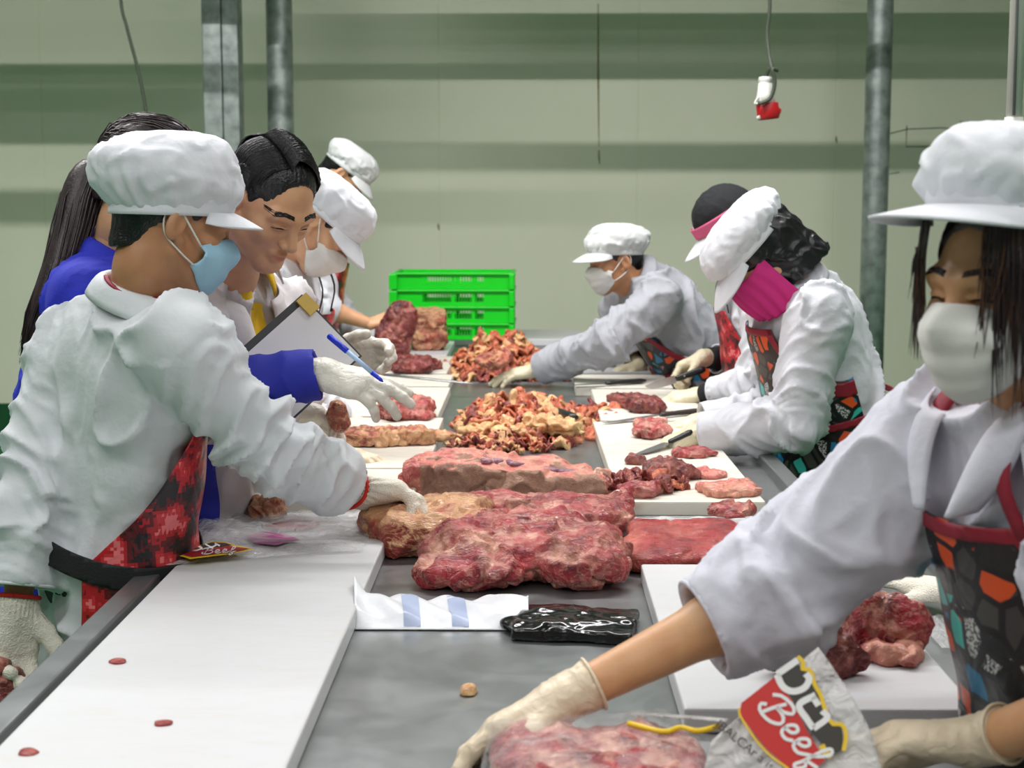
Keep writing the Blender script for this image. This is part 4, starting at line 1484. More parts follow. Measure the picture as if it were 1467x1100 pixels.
for i in range(150):
    ang = rnd.uniform(0, 2 * math.pi); k = math.sqrt(rnd.uniform(.5, 1.0)) * 1.05
    pts = []
    for j in range(0, 22, 3):
        t = j / 21
        rr = cr[j] * k * (1 + .1 * math.sin(t * 9 + i))
        pts.append(core[j] + np.array([math.cos(ang + .6 * t) * rr, math.sin(ang + .6 * t) * rr, .2 * math.sin(ang) * rr]))
    pts[-1] = pts[-1] + np.array([rnd.uniform(-.01, .01), 0, rnd.uniform(-.04, .01)])
    pony.append((pts, rnd.uniform(.0025, .0045), .5))
p2.locks('ponytail_strands', pony, M['hair_brown'])
tops = []
for i in range(130):     # strands combed back to the tie
    a0 = rnd.uniform(-1.35, 1.35); e0 = rnd.uniform(.0, .95)
    st = np.array([.088 * math.sin(a0) * math.cos(e0 * 1.2), -.017 + .108 * math.cos(a0) * math.cos(e0 * 1.0), .045 + .098 * math.sin(e0 * 1.45)])
    en = np.array([rnd.uniform(-.02, .02), -.112, .030 + rnd.uniform(-.02, .02)])
    pts = []
    for t in np.linspace(0, 1, 6):
        q = st * (1 - t) + en * t
        dq = (q - np.array([0, -.017, .035])) / np.array([.089, .109, .096])
        q = np.array([0, -.017, .035]) + np.array([.089, .109, .096]) * dq / max(np.linalg.norm(dq), 1e-3) * (1.0 + rnd.uniform(0, .015))
        pts.append(p2.ploc(*q))
    tops.append((pts, rnd.uniform(.002, .0035), .5))
p2.locks('hair_strands', tops, M['hair_brown'])
p2.putmb('hair_tie', MB().tube([root_ + .03 * np.array([math.cos(a) * .45, math.sin(a), math.sin(a + 1.57) * .75]) for a in np.linspace(0, 6.2832, 20)], .006, 6, cap=False), M['black_cloth'])
p2.glove('R', M['glove_white'], cuff=.03)
p2.glove('L', M['glove_white'], cuff=.04)

# ------------------------------------------------------------------ the bareheaded man
p3 = Person('bareheaded man with short black hair, yellow collar and open white coat, looking down',
    pel=W(282, 752, 3.36), neck=W(322, 402, 3.28), head=W(386, 287, 3.10), hf=(.60, -.52, -.60), hu=(.05, .0, 1),
    shR=W(262, 452, 3.14), shL=W(398, 448, 3.54), elR=W(300, 600, 3.20), elL=W(420, 600, 3.70), wrR=W(404, 586, 3.52), wrL=W(450, 640, 3.95),
    hR=dict(d=(.85, .35, -.2), n=(.1, -.5, -.8), curl=(.5, .55, .6, .6), thumb=.8), hL=dict(d=(.9, .1, -.3), n=(0, 0, -1)))
p3.body(M['skin_tan'], 0.0024)
p3.brows(M['hair'])
p3.trousers(plain('royal_blue_trouser_cloth', srgb(18, 24, 120), .8), M['boot'])
p3.coat(M['polo_yellow'], hem=.95, g=-.016, cutR=-.4, cutL=-.4, name='polo_shirt', seed=8, collar=False, wr=.5)
p3.collar(M['polo_yellow'], p3.coatob, r=.066, wide=.040, gap=.35, lift=.022)
o1 = [(p3.tl(.0, .13, .47), p3.tl(.0, .17, .22), .075, .035), (p3.tl(0.03, .20, .44), p3.tl(.05, .20, -.45), .05, .085)]
p3.coat(M['coat_warm'], hem=.50, g=.014, cutR=.95, cutL=.95, sl=1.08, seed=4, wr=1.0, openfront=o1, collar=False)
p3.lapels(M['coat_warm'])
Vb, Qb = p3.shell(.056, .40, seed=17, skirt=1.03)
p3.putbm('blue_apron', [p3.cut(Vb, Qb, [(p3.tl(0, 0, .26), p3.tdir(0, 0, 1)), (p3.tl(.0, 0, 0), p3.tdir(-1, 0, 0)), (p3.tl(0, .15, 0), p3.tdir(0, 1, .15))])], M['sleeve_blue'])
p3.collar(M['coat_warm'], p3.coatob, r=.080, wide=.052, gap=.9, lift=.028)
for k in range(3):
    q = p3.tl(-.075 - .004 * k, .150 + .004 * k, .30 - .085 * k)
    p3.putmb('button', MB().tube([q, q + p3.f * .004], .0075, 12), M['white_plastic'], p3.coatob)
# short hair with a side part
p3.hairshell(M['hair'], .003, -.055, (.110, .076), .0035, fz=.136)
rnd = random.Random(3)
hl = []
C0, R0 = np.array([0, -.017, .035]), np.array([.080, .101, .088])
def onscalp(q, k=1.0):
    dq = (q - C0) / R0
    return C0 + R0 * dq / np.linalg.norm(dq) * k
for i in range(620):
    y = rnd.uniform(-.09, .060)
    st = onscalp(np.array([.030 + rnd.uniform(-.002, .002), y, .12]), 1.01)
    en = onscalp(np.array([-.095, y - .015 + rnd.uniform(-.03, .012), .045 + rnd.uniform(-.03, .03) + .45 * max(0, y)]), 1.03)
    mid = onscalp((st + en) / 2 + np.array([0, rnd.uniform(.0, .010), .05]), 1.07 + rnd.uniform(0, .08))
    q1 = onscalp(st * .75 + mid * .25 + np.array([0, 0, .03]), 1.07 + rnd.uniform(0, .04))
    q2 = onscalp(mid * .4 + en * .6 + np.array([-.02, 0, .0]), 1.09 + rnd.uniform(0, .03))
    hl.append(([p3.ploc(*q) for q in (st, q1, mid, q2, en)], rnd.uniform(.0018, .0032), .5))
for i in range(330):
    y = rnd.uniform(-.09, .050)
    st = onscalp(np.array([.034, y, .12]), 1.01)
    en = onscalp(np.array([.090, y - rnd.uniform(0, .03), rnd.uniform(-.0, .05)]), 1.005)
    mid = onscalp((st + en) / 2 + np.array([.02, 0, .02]), 1.035 + rnd.uniform(0, .02))
    hl.append(([p3.ploc(*q) for q in (st, mid, en)], rnd.uniform(.0014, .0024), .5))
for i in range(220):
    a = rnd.uniform(-1.5, 1.5)
    st = onscalp(np.array([.02 * math.sin(a), -.075, .10]), 1.02)
    en = onscalp(np.array([.075 * math.sin(a), -.10 - .02 * math.cos(a), rnd.uniform(-.03, .03)]), 1.01)
    mid = onscalp((st + en) / 2 + np.array([0, -.03, .02]), 1.05)
    hl.append(([p3.ploc(*q) for q in (st, mid, en)], rnd.uniform(.0016, .0028), .5))
p3.locks('hair_strands', hl, M['hair'], n=4)
p3.glove('R', M['glove_white'], cuff=.06)
p3.glove('L', M['glove_white'], cuff=.05)

# ------------------------------------------------------------------ left row, farther workers
p4 = Person('worker with white cap and white mask bowed over the board beside the bareheaded man',
    pel=W(356, 632, 4.36), neck=W(412, 372, 4.34), head=W(466, 322, 4.26), hf=(.58, -.16, -.80), hu=(.7, 0, .7),
    shR=W(380, 412, 4.16), shL=W(420, 405, 4.54), elR=W(378, 556, 4.02), elL=W(425, 556, 4.64), wrR=W(462, 646, 3.97), wrL=W(490, 600, 4.86),
    hR=dict(d=(.95, .1, -.12), n=(0, -.15, -1), curl=(.14, .16, .2, .25), thumb=.4), hL=dict(d=(.95, -.1, -.2), n=(0, 0, -1), curl=(.4,) * 4))
p4.body(M['skin_tan'])
p4.trousers(M['trouser'], M['boot'])
p4.hairshell(M['hair'], .004, -.055)
p4.coat(M['coat'], hem=.5, cutR=.9, cutL=.9, seed=5)
p4.apron(M['camo'], top=.42, seed=5)
p4.neck_strap(M['black_strap'], top=.42)
p4.cap(M['cap'], puff=1.14, back=.02, hgt=.10, brim=.070, zf=.050, zb=.0, pleat=.02, seed=2, drop=.03)
p4.mask(M['mask_white'])
p4.glove('R', M['glove_latex'], cuff=.06)
p4.glove('L', M['glove_white'], cuff=.06)

p5 = Person('farthest worker of the left row in white cap, holding up a beef cut',
    pel=W(418, 520, 6.62), neck=W(462, 292, 6.62), head=W(496, 250, 6.58), hf=(.62, -.05, -.72), hu=(.6, 0, .8),
    shR=W(448, 325, 6.44), shL=W(470, 322, 6.82), elR=W(462, 440, 6.40), elL=W(480, 440, 6.86), wrR=W(530, 464, 6.46), wrL=W(540, 500, 6.9),
    hR=dict(d=(.85, .1, .30), n=(.4, .5, -.6), curl=(.4, .45, .5, .5), thumb=.7), hL=dict(d=(.9, 0, -.2), n=(0, 0, -1), curl=(.4,) * 4))
p5.body(M['skin_tan'], .0045)
p5.trousers(M['trouser'], M['boot'])
p5.hairshell(M['hair'], .004, -.055, h=.005)
p5.coat(M['coat'], hem=.5, cutR=.30, cutL=.9, seed=6, h=.009)
p5.apron(M['camo'], top=.47, topw=.13, seed=6, g=.042)
p5.neck_strap(M['black_strap'], top=.47)
p5.cap(M['cap_grey'], puff=1.12, back=.02, hgt=.095, brim=.06, zf=.050, zb=.005, pleat=.025, seed=3, drop=.03)
p5.glove('L', M['glove_white'], cuff=.06)

# ------------------------------------------------------------------ right row
p6 = Person('worker in grey-white coat and white mask leaning far over the table from the right',
    pel=W(1012, 532, 6.12), neck=W(918, 398, 6.02), head=W(880, 372, 5.98), hf=(-.90, -.34, -.22),
    shR=W(898, 424, 6.22), shL=W(948, 430, 5.84), elR=W(880, 490, 6.36), elL=W(872, 490, 5.72), wrR=W(915, 524, 6.2), wrL=W(770, 530, 5.90),
    hR=dict(d=(-.9, -.2, -.2), n=(0, 0, -1), curl=(.5,) * 4), hL=dict(d=(-.95, -.05, -.12), n=(0, .1, -1), curl=(.2, .22, .25, .3), spread=.1))
p6.body(M['skin_dark'], .004)
p6.trousers(M['trouser'], M['boot'])
p6.hairshell(M['hair'], .006, -.055, h=.0045)
p6.coat(M['coat_grey'], hem=.5, g=.022, cutR=.9, cutL=.95, sl=1.2, seed=7, h=.008, wr=1.2)
p6.apron(M['geo'], M['crimson'], top=.33, seed=7, strap=M['crimson'], g=.046, sw=.010)
p6.cap(M['cap_grey'], puff=1.20, back=.03, hgt=.105, brim=.072, zf=.055, zb=.005, pleat=.03, seed=4, drop=.02)
p6.mask(M['mask_white'])
p6.glove('L', M['glove_cream'], cuff=.09)
p6.glove('R', M['glove_cream'], cuff=.07)

p7 = Person('worker in black hood with pink band and red camouflage apron, wearing black cuffs',
    pel=W(1118, 590, 5.34), neck=W(1082, 382, 5.32), head=W(1040, 326, 5.28), hf=(-.78, -.12, -.52), hu=(-.3, 0, .9), ears=False,
    shR=W(1062, 424, 5.50), shL=W(1094, 428, 5.13), elR=W(1082, 520, 5.56), elL=W(1092, 548, 5.04), wrR=W(1010, 512, 5.42), wrL=W(1004, 566, 5.20),
    hR=dict(d=(-.88, .0, -.35), n=(.25, -.3, -.8), curl=(.75, .8, .85, .85), thumb=.9), hL=dict(d=(-.95, .1, -.1), n=(0, .2, -1), curl=(.5, .5, .55, .6), thumb=.7))
p7.body(M['skin_tan'], .004)
p7.trousers(M['trouser'], M['boot'])
p7.coat(M['coat'], hem=.5, cutR=.78, cutL=.78, seed=9, h=.008)
p7.apron(M['camo'], top=.40, topw=.09, seed=9, g=.044)
p7.neck_strap(M['black_strap'], top=.40, w=.085)
for a, b in ((p7.elR, p7.wrR), (p7.elL, p7.wrL)):
    d = nrm(b - a); q = b - d * .012
    p7.putmb('knit_cuff', MB().tube([q - d * .07, q - d * .05, q - d * .02, q], [.041, .042, .040, .037], 20), M['black_cloth'])
p7.glove('R', M['glove_cream'], cuff=.025)
p7.glove('L', M['glove_cream'], cuff=.025)
p7.mask(M['mask_white'])
p7.cap(M['cap'], puff=1.02, back=.0, hgt=.07, brim=.085, zf=.020, zb=.01, pleat=0, seed=5, drop=.035)
def hood(P, mat, grow, low, cutf, name, h=.0045, bulge=0.0, wr=.004, slant=0.0):
    F = Field(*P.bounds([P.head - .03, P.head + .03, P.ploc(0, -.07, low)], .15), h)
    p = P.ploc
    F.ell(p(0, -.018 - bulge * .4, .040), np.array([.082, .102, .092]) + grow, P.R, 0)
    F.cone(p(0, -.040 - bulge, .0), p(0, -.055 - bulge * .6, low), .070 + grow, .068 + grow, .04)
    F.cone(p(0, .02, -.09), p(0, -.03, low), .052 + grow, .060 + grow, .04)
    F.half(p(0, cutf, 0), P.R @ np.array([0, 1, -slant]))
    F.half(p(0, -.05, low - .02), P.R @ np.array([0, .1, -1]))
    V, Q = F.mesh(2); N = normals(V, Q)
    loc = (V - P.head) @ P.R
    V = V + N * (wr * (np.clip(ridge(loc * np.array([14, 22, 14]) + .6 * noise(loc * 22)[:, None]), 0, 1) ** 2 - .4) + wr * .6 * fbm(loc * 12, 2))[:, None]
    return P.put(name, V, Q, mat)
hd7 = hood(p7, M['black_cloth'], .012, -.11, .040, 'hood', wr=.002, slant=1.6)
def browband(P, mat, z0, z1, rx, ry, name, y0=-.012, amax=1.9):
    def fn(u, v):
        a = (u * 2 - 1) * amax
        return P.ploc(rx * math.sin(a), y0 + ry * math.cos(a), z0 + (z1 - z0) * v)
    V, Fq = sheet(fn, 41, 6)
    return solid(P.put(name, V, np.array(Fq), mat), .004)
browband(p7, M['pink_pale'], .020, .058, .0965, .118, 'headband')

p8 = Person('worker with white cap over a shiny black hood, and magenta face cloth',
    pel=W(1205, 640, 4.42), neck=W(1142, 408, 4.38), head=W(1086, 372, 4.34), hf=(-.66, -.12, -.76), hu=(-.6, 0, .7), ears=False,
    shR=W(1112, 448, 4.58), shL=W(1172, 452, 4.19), elR=W(1120, 590, 4.66), elL=W(1140, 606, 4.14), wrR=W(1000, 606, 4.62), wrL=W(1000, 622, 4.24),
    hR=dict(d=(-.95, 0, -.2), n=(0, 0, -1), curl=(.6,) * 4), hL=dict(d=(-.86, .1, -.32), n=(.3, .2, -.9), curl=(.75, .8, .8, .8), thumb=.8))
p8.body(M['skin_tan'], .004)
p8.trousers(M['trouser'], M['boot'])
p8.coat(M['coat'], hem=.48, g=.024, cutR=.95, cutL=.95, sl=1.15, seed=11, wr=1.1)
p8.apron(M['geo'], M['crimson'], top=.42, topw=.11, seed=11, g=.050, strap=M['crimson'], skirtback=-.05, waist=.12, sw=.010)
hd8 = hood(p8, M['black_shiny'], .015, -.10, .070, 'hood', bulge=.035, wr=.009)
p8.cap(M['cap'], puff=1.18, back=.015, hgt=.105, brim=.075, zf=.042, zb=.042, pleat=.03, seed=6, drop=.05, rx=.104, ry=.126, lift=.006)
def facecloth(u, v):
    a = (u * 2 - 1) * 1.55
    z = .010 - .140 * v - .01 * math.sin(u * 9)
    r = .004 * math.cos(u * 70 + 3 * math.sin(v * 3)) * (.25 + v)
    return p8.ploc((.084 + r + .006 * v) * math.sin(a), .0 + (.120 + r + .012 * math.sin(v * 3.0)) * math.cos(a) ** .85 if math.cos(a) > 0 else 0.0, z)
V, Fq = sheet(facecloth, 91, 20)
solid(p8.put('face_cloth', V, np.array(Fq), M['pink']), .002)
p8.glove('L', M['glove_cream'], cuff=.05)
p8.glove('R', M['glove_cream'], cuff=.05)

# ------------------------------------------------------------------ the woman in the right foreground
p9 = Person('nearest woman at the right in white cap and mask, stretching a gloved arm forward',
    pel=W(1610, 1075, 1.90), neck=W(1490, 580, 1.88), head=W(1448, 412, 1.80), hf=(-.82, -.53, -.07),
    shR=W(1350, 636, 2.02), shL=W(1590, 660, 1.68), elR=W(1118, 846, 1.97), elL=W(1600, 1010, 1.62), wrR=W(806, 1002, 1.90), wrL=W(1395, 1062, 1.78),
    hR=dict(d=(-.86, -.10, -.36), n=(.35, -.25, -.85), curl=(.30, .38, .42, .45), thumb=.45, spread=.08), hL=dict(d=(-.97, .05, .06), n=(.1, -.25, -.9), curl=(.35, .4, .45, .5), thumb=.6))
p9.body(M['skin_light'], 0.0026)
p9.brows(M['hair_brown'])
p9.trousers(M['trouser'], M['boot'])
p9.coat(M['coat_lilac'], hem=.5, g=.016, cutR=.36, cutL=.20, sl=1.30, seed=13, wr=1.25, h=.0062, collar=False)
p9.collar(M['coat_lilac'], p9.coatob, r=.072, wide=.052, gap=.75)
p9.lapels(M['coat_lilac'], (1, -1), .012, .85, .10, .515)
p9.apron(M['geo'], M['crimson'], top=.37, topw=.115, seed=13, g=.042, waist=.10)
p9.neck_strap(M['crimson'], top=.37, w=.115, r=.017)
p9.cap(M['cap'], puff=1.14, back=.01, hgt=.094, brim=.095, zf=.110, zb=.072, pleat=.02, npl=14, seed=7, drop=.006, rx=.089, ry=.110)
p9.mask(M['mask_white'], wide=1.03, down=.003)
p9.hairshell(M['hair_brown'], .006, -.06, (.108, .066), fz=.125)
rnd = random.Random(21)
bang, tips = [], []
for i in range(260):      # loose front and side locks
    s = rnd.choice((-1, 1, -1))
    y0 = rnd.uniform(-.02, .088) if s < 0 else rnd.uniform(.035, .082)
    x0 = s * (.089 * math.sqrt(max(.02, 1 - ((y0 + .012) / .112) ** 2)))
    base_ = .19 if s < 0 else .13
    ln = base_ * (rnd.random() ** .6) * (1.0 if abs(y0 - .06) < .03 else .85) + .05
    c3, c4 = rnd.uniform(-.008, .008), rnd.uniform(-.010, .010)
    q = [np.array([x0, y0, .108]), np.array([x0 * 1.07, y0 + .010, .055]), np.array([x0 * 1.09 + c3 * .5, y0 + .016, .095 - ln * .65]), np.array([x0 * 1.06 + c3, y0 + .018 + c4, .095 - ln])]
    (tips if rnd.random() < .18 else bang).append(([p9.ploc(*k) for k in q], rnd.uniform(.0010, .0021), .6))
p9.locks('loose_hair', tips, M['hair_ends'])
p9.locks('loose_hair', bang, M['hair_brown'])
p9.glove('R', M['glove_latex'], cuff=.045)
p9.glove('L', M['glove_latex'], cuff=.05)
# ================================================================== beef
def meat_mesh(name, prims, h=.0042, amp=.006, freq=16, seed=0, fat=None, grain=.002, flat=True, seam=.8):
    pts, m = [], 0
    for p in prims:
        if p[0] == 'e':
            pts += [np.array(p[1]) - max(p[2]), np.array(p[1]) + max(p[2])]
        elif p[0] == 'c':
            pts += [np.array(p[1]) - max(p[3], p[4]), np.array(p[1]) + max(p[3], p[4]), np.array(p[2]) - max(p[3], p[4]), np.array(p[2]) + max(p[3], p[4])]
        else:
            e = np.linalg.norm(p[2])
            pts += [np.array(p[1]) - e, np.array(p[1]) + e]
    P = np.array(pts)
    F = Field(P.min(0) - .02, P.max(0) + .02, h)
    for p in prims:
        if p[0] == 'e':
            a = p[3] if len(p) > 3 else 0
            F.ell(p[1], p[2], np.array(Matrix.Rotation(a, 3, 'Z')) if np.isscalar(a) else a, p[4] if len(p) > 4 else .018)
        elif p[0] == 'c':
            F.cone(p[1], p[2], p[3], p[4], p[5] if len(p) > 5 else .015)
        else:
            a = p[3] if len(p) > 3 else 0
            F.box(p[1], p[2], np.array(Matrix.Rotation(a, 3, 'Z')) if np.isscalar(a) else a, p[4] if len(p) > 4 else .012, .015)
    V, Q = F.mesh(1)
    N = normals(V, Q)
    s = seed * 5.3
    sm = noise(V * freq * .55 + s + 11.0 + .35 * noise(V * freq * 1.4)[:, None])
    groove = np.exp(-(sm / .09) ** 2)
    V = V - N * (groove * amp * 1.1)[:, None]
    V = V + N * (amp * fbm(V * freq + s, 3) + amp * .9 * (np.clip(ridge(V * freq * .8 + s + 4), 0, 1) ** 4 - .25) + grain * noise(V * np.array([40, 110, 90]) + s))[:, None]
    if flat:
        V[:, 2] = np.maximum(V[:, 2], 0.0008 + .0004 * noise(V * 50))
    me = quads_mesh(name, V, Q)
    if fat is None:
        fat = lambda V, N, n: 0 * n
    if True:
        N = normals(V, Q)
        f = np.clip(fat(V, N, fbm(V * 22 + s, 3)) + .55 * seam * np.exp(-(sm / .13) ** 2), 0, 1)
        me.attributes.new('fat', 'FLOAT', 'POINT').data.foreach_set('value', f.astype(np.float32))
    me['tmp'] = 0
    return me, V, Q


def meat(name, label, loc, prims, mat, rz=0.0, group=None, cat='meat', **kw):
    me, V, Q = meat_mesh(name, prims, **kw)
    del me['tmp']
    o = link(name, me, mat, None, tuple(loc))
    o.rotation_euler = (0, 0, rz)
    return tag(o, label, cat, group)


def foot(px0, px1, py0, py1, z, th):
    """footprint on the plane z of something seen between two rows and two columns of the picture"""
    y0 = T((px0 + px1) / 2, py1, z)[1]
    y1 = max(T((px0 + px1) / 2, py0, z + th * .9)[1], y0 + min(.03, th * 2.5))
    ym = (y0 + y1) / 2
    k = ym / FPX
    x0, x1 = (px0 - 762) * k, (px1 - 762) * k
    return (x0 + x1) / 2, ym, (x1 - x0) / 2, (y1 - y0) / 2


def slab(name, label, px0, px1, py0, py1, z, th, mat, seed=0, lumps=5, rz=0.0, fat=None, group=None, amp=.004, h=.0036, rounded=False, sz=1.0):
    cx, cy, rx, ry = foot(px0, px1, py0, py1, z, th)
    r = random.Random(seed * 31 + 5)
    pr = [('b', (rx * r.uniform(-.1, .1), ry * r.uniform(-.1, .1), th * .40), (rx * .66, ry * .66, th * .40), r.uniform(-.4, .4), th * .14)]
    for i in range(lumps + 2):
        a = 2 * math.pi * (i + r.uniform(-.3, .3)) / (lumps + 2)
        k = r.uniform(.40, .68)
        zt = r.uniform(.18, .50) * th
        q = (rx * k * math.cos(a), ry * k * math.sin(a), zt)
        if i % 2 and not rounded:
            pr.append(('b', q, (rx * r.uniform(.22, .40), ry * r.uniform(.22, .40), zt), r.uniform(-.8, .8), th * .12))
        else:
            pr.append(('e', q, (rx * r.uniform(.26, .44), ry * r.uniform(.26, .44), zt * 1.1), r.uniform(-.5, .5)))
    amp = amp + th * .06
    if rounded:
        pr[0] = ('e', (0, 0, th * .40), (rx * .85, ry * .85, th * .60), r.uniform(-.2, .2))
    o = meat(name, label, (cx, cy, z + .0005), pr, mat, rz, group, seed=seed, fat=fat, amp=amp, h=h, freq=22)
    o.scale = (1, 1, sz)
    return o


GB = 'raw beef cuts on the tables'
topfat = lambda k=.9, t=.15: (lambda V, N, n: (n * k + (N[:, 2] - .45) * .7 + t))
edgefat = lambda k=1.0: (lambda V, N, n: np.clip(1.2 - np.abs(N[:, 2] - .35) * 3, 0, 1) * .55 * k + n * .5)

# --- the three big cuts in the middle of the nearest table
pr = [('b', (.0, .02, .042), (.165, .16, .042), .05, .035), ('e', (-.125, -.06, .052), (.075, .085, .055), .3), ('e', (-.155, -.135, .030), (.050, .045, .032), .2),
      ('e', (-.06, -.155, .032), (.075, .045, .034), .0), ('e', (.10, -.135, .040), (.095, .060, .044), -.1), ('e', (.135, -.04, .05), (.06, .10, .045), .1),
      ('e', (.02, .06, .065), (.12, .09, .040), .2), ('e', (.03, -.05, .062), (.10, .06, .036), .35), ('e', (-.105, -.165, .024), (.03, .028, .024), 0),
      ('c', (-.09, -.11, .075), (.06, .02, .088), .016, .014), ('c', (-.02, -.135, .06), (.14, -.10, .072), .016, .012), ('c', (.16, .06, .05), (.17, -.05, .05), .026, .022)]
meat('beef_chuck', 'largest lumpy cut of raw beef in the centre of the near table', T(752, 815) * (1, 1, 0) + (0, 0, .8505), pr, M['meat'],
     seed=1, amp=.010, freq=15, group=GB, h=.0036,
     fat=lambda V, N, n: .9 * np.exp(-((V[:, 1] + .085 - .25 * V[:, 0] + .02 * n) / .030) ** 2) * (V[:, 2] > .035) * (.4 + n) + .25 * (n > .22))
pr = [('b', (0, 0, .045), (.115, .12, .045), .15, .03), ('e', (-.10, -.03, .055), (.055, .07, .042), 0), ('e', (.05, .02, .07), (.08, .09, .035), 0), ('e', (-.13, .03, .045), (.035, .035, .03), 0), ('e', (0, -.09, .03), (.09, .035, .03), 0)]
meat('beef_flank', 'cut of beef with a tan fat cap, left of the largest cut', (-.205, 3.13, .8505), pr, M['meat_fat'], seed=2, amp=.007, group=GB,
     fat=lambda V, N, n: (N[:, 2] > .25) * (.75 + .9 * n) * np.clip(1 - (V[:, 0] - .03) * 8, 0, 1))
pr = [('b', (0, 0, .035), (.165, .085, .035), -.12, .03), ('e', (-.10, .01, .055), (.08, .07, .034), 0), ('e', (.06, .0, .05), (.11, .08, .034), -.2), ('e', (.16, -.03, .035), (.05, .06, .034), 0), ('c', (-.15, -.02, .06), (-.02, -.05, .078), .016, .012)]
meat('beef_slab', 'smooth red slab of beef lying behind the largest cut', (.015, 3.275, .8505), pr, M['meat'], seed=3, amp=.006, group=GB, fat=lambda V, N, n: .35 * (n > .3))
# --- brisket with its sawn face
Rb = -.20
pr = [('b', (-.06, .01, .048), (.165, .095, .047), -.04, .014), ('b', (.10, .0, .038), (.14, .085, .037), .05, .014), ('e', (-.19, .03, .060), (.075, .10, .050), 0), ('e', (-.10, .06, .07), (.10, .06, .040), .2), ('e', (.05, .09, .05), (.17, .05, .040), 0), ('e', (.22, .05, .032), (.05, .07, .030), 0), ('c', (-.235, -.07, .075), (-.235, -.085, .015), .016, .012)]
me, V, Q = meat_mesh('beef_brisket', pr, seed=4, amp=.009, freq=13, seam=.3, fat=lambda V, N, n: np.where(V[:, 0] < -.14, .1, .5) + .6 * n, h=.004)
del me['tmp']
bo = tag(link('beef_brisket', me, M['meat_pink'], None, (-.055, 3.625, .8505)), 'long brisket slab with a sawn tan face and rib marks', 'meat', GB)
bo.rotation_euler = (0, 0, Rb)
me.materials.append(M['bone'])
me.materials.append(M['meat'])
Nf = normals(V, Q)[Q].mean(1); Cf = V[Q].mean(1)
mi = np.where((Nf[:, 1] < -.45) & (Cf[:, 0] > -.20), 1, 0)
me.polygons.foreach_set('material_index', mi.astype(np.int32))
m_memb = meat_mat('purple_rib_membrane', srgb(128, 92, 118), srgb(96, 60, 88), srgb(200, 160, 160), .35, 1.5)
for i in range(4):     # rib beds on the top side
    me2, V2, Q2 = meat_mesh('rib_bed', [('b', (0, 0, 0), (.027, .042 - .005 * i, .006), .5 + .1 * i, .004)], h=.003, amp=.003, seed=20 + i, flat=False)
    del me2['tmp']
    r_ = link('rib_bed', me2, m_memb, bo, (-.055 + .068 * i, .018 - .004 * i, (.094, .090, .078, .074)[i] - .002))
    r_.rotation_euler = (-.1, .05, 0)
slab('beef_offcut', 'small red offcut behind the right end of the brisket', 808, 862, 676, 700, TZ, .03, M['meat'], 41, group=GB)
slab('beef_offcut', 'frayed red offcut at the right tip of the brisket', 868, 908, 700, 738, TZ + .036, .035, M['meat'], 42, group=GB)
# --- flat steak beyond the right board
pr = [('b', (0, 0, .024), (.115, .155, .023), .0, .02), ('e', (-.08, -.06, .028), (.06, .11, .026), 0), ('e', (.06, .02, .03), (.09, .13, .026), .1), ('e', (.02, -.11, .028), (.10, .06, .026), 0), ('e', (-.115, -.10, .02), (.03, .06, .02), 0)]
meat('beef_steak', 'broad flat bright red steak beyond the right foreground board', (.315, 3.045, .8505), pr, M['meat_red'], seed=6, amp=.004, group=GB,
     fat=lambda V, N, n: np.clip(-(V[:, 0] + .085) * 14 + .5 * n, 0, .8))
# --- right foreground board
slab('beef_chunk', 'dark glossy beef chunk on the right foreground board, nearer the bag', 1096, 1252, 882, 976, BZ, .085, M['meat_dark'], 8, 6, group=GB, amp=.003, rounded=True, fat=lambda V, N, n: .5 * (n > .25) * (N[:, 2] > .2))
slab('beef_chunk', 'rounded beef chunk on the right foreground board, beside the patterned apron', 1210, 1350, 856, 938, BZ, .085, M['meat'], 9, 6, group=GB, amp=.003, rounded=True, fat=lambda V, N, n: .4 * (n > .2))
slab('beef_flap', 'flat pink and tan flap below the rounded chunk', 1240, 1346, 905, 960, BZ, .025, M['meat_pink'], 10, 6, group=GB, fat=topfat(.8, .2))
# --- right middle board
GR = 'beef pieces on the stained right board'
slab('beef_piece', 'dark rounded beef piece in the middle of the stained right board', 916, 1002, 653, 692, BZ, .05, M['meat_dark'], 11, 5, group=GR, fat=edgefat(.5))
slab('beef_strip', 'thin pale strip right of the dark rounded piece', 985, 1044, 668, 688, BZ, .010, M['meat_pink'], 12, 4, group=GR)
slab('beef_slice', 'long pale pink slice at the right edge of the stained board', 988, 1100, 684, 716, BZ, .022, M['meat_pink'], 13, 6, group=GR, fat=lambda V, N, n: (N[:, 1] < -.2) * .7 + .2 * n)
slab('beef_piece', 'red piece at the left of the stained board, behind the crumpled trimmings', 884, 955, 688, 716, BZ, .030, M['meat'], 14, 5, group=GR)
slab('beef_cube', 'small dark red cube at the far left of the stained board', 897, 926, 648, 668, BZ, .022, M['meat_dark'], 16, 3, group=GR, amp=.003)
slab('beef_strip', 'narrow red strip at the near edge of the stained board', 1010, 1092, 716, 744, BZ, .026, M['meat'], 17, 6, group=GR)
slab('beef_steak', 'small steak left of the cream glove, behind the knife', 906, 962, 598, 632, BZ, .032, M['meat'], 18, 5, group=GR, fat=edgefat(.9))
slab('beef_strip', 'red strip beneath the cream glove of the patterned-apron worker', 962, 1030, 638, 658, BZ, .02, M['meat'], 19, 5, group=GR)
slab('beef_piece', 'dark cut in front of the black-cuffed gloves', 892, 958, 562, 596, BZ, .045, M['meat_dark'], 21, 5, group=GR)
slab('beef_piece', 'glossy dark cut behind the black-cuffed gloves\' board edge', 868, 926, 560, 580, BZ, .03, M['meat_dark'], 22, 4, group=GR)
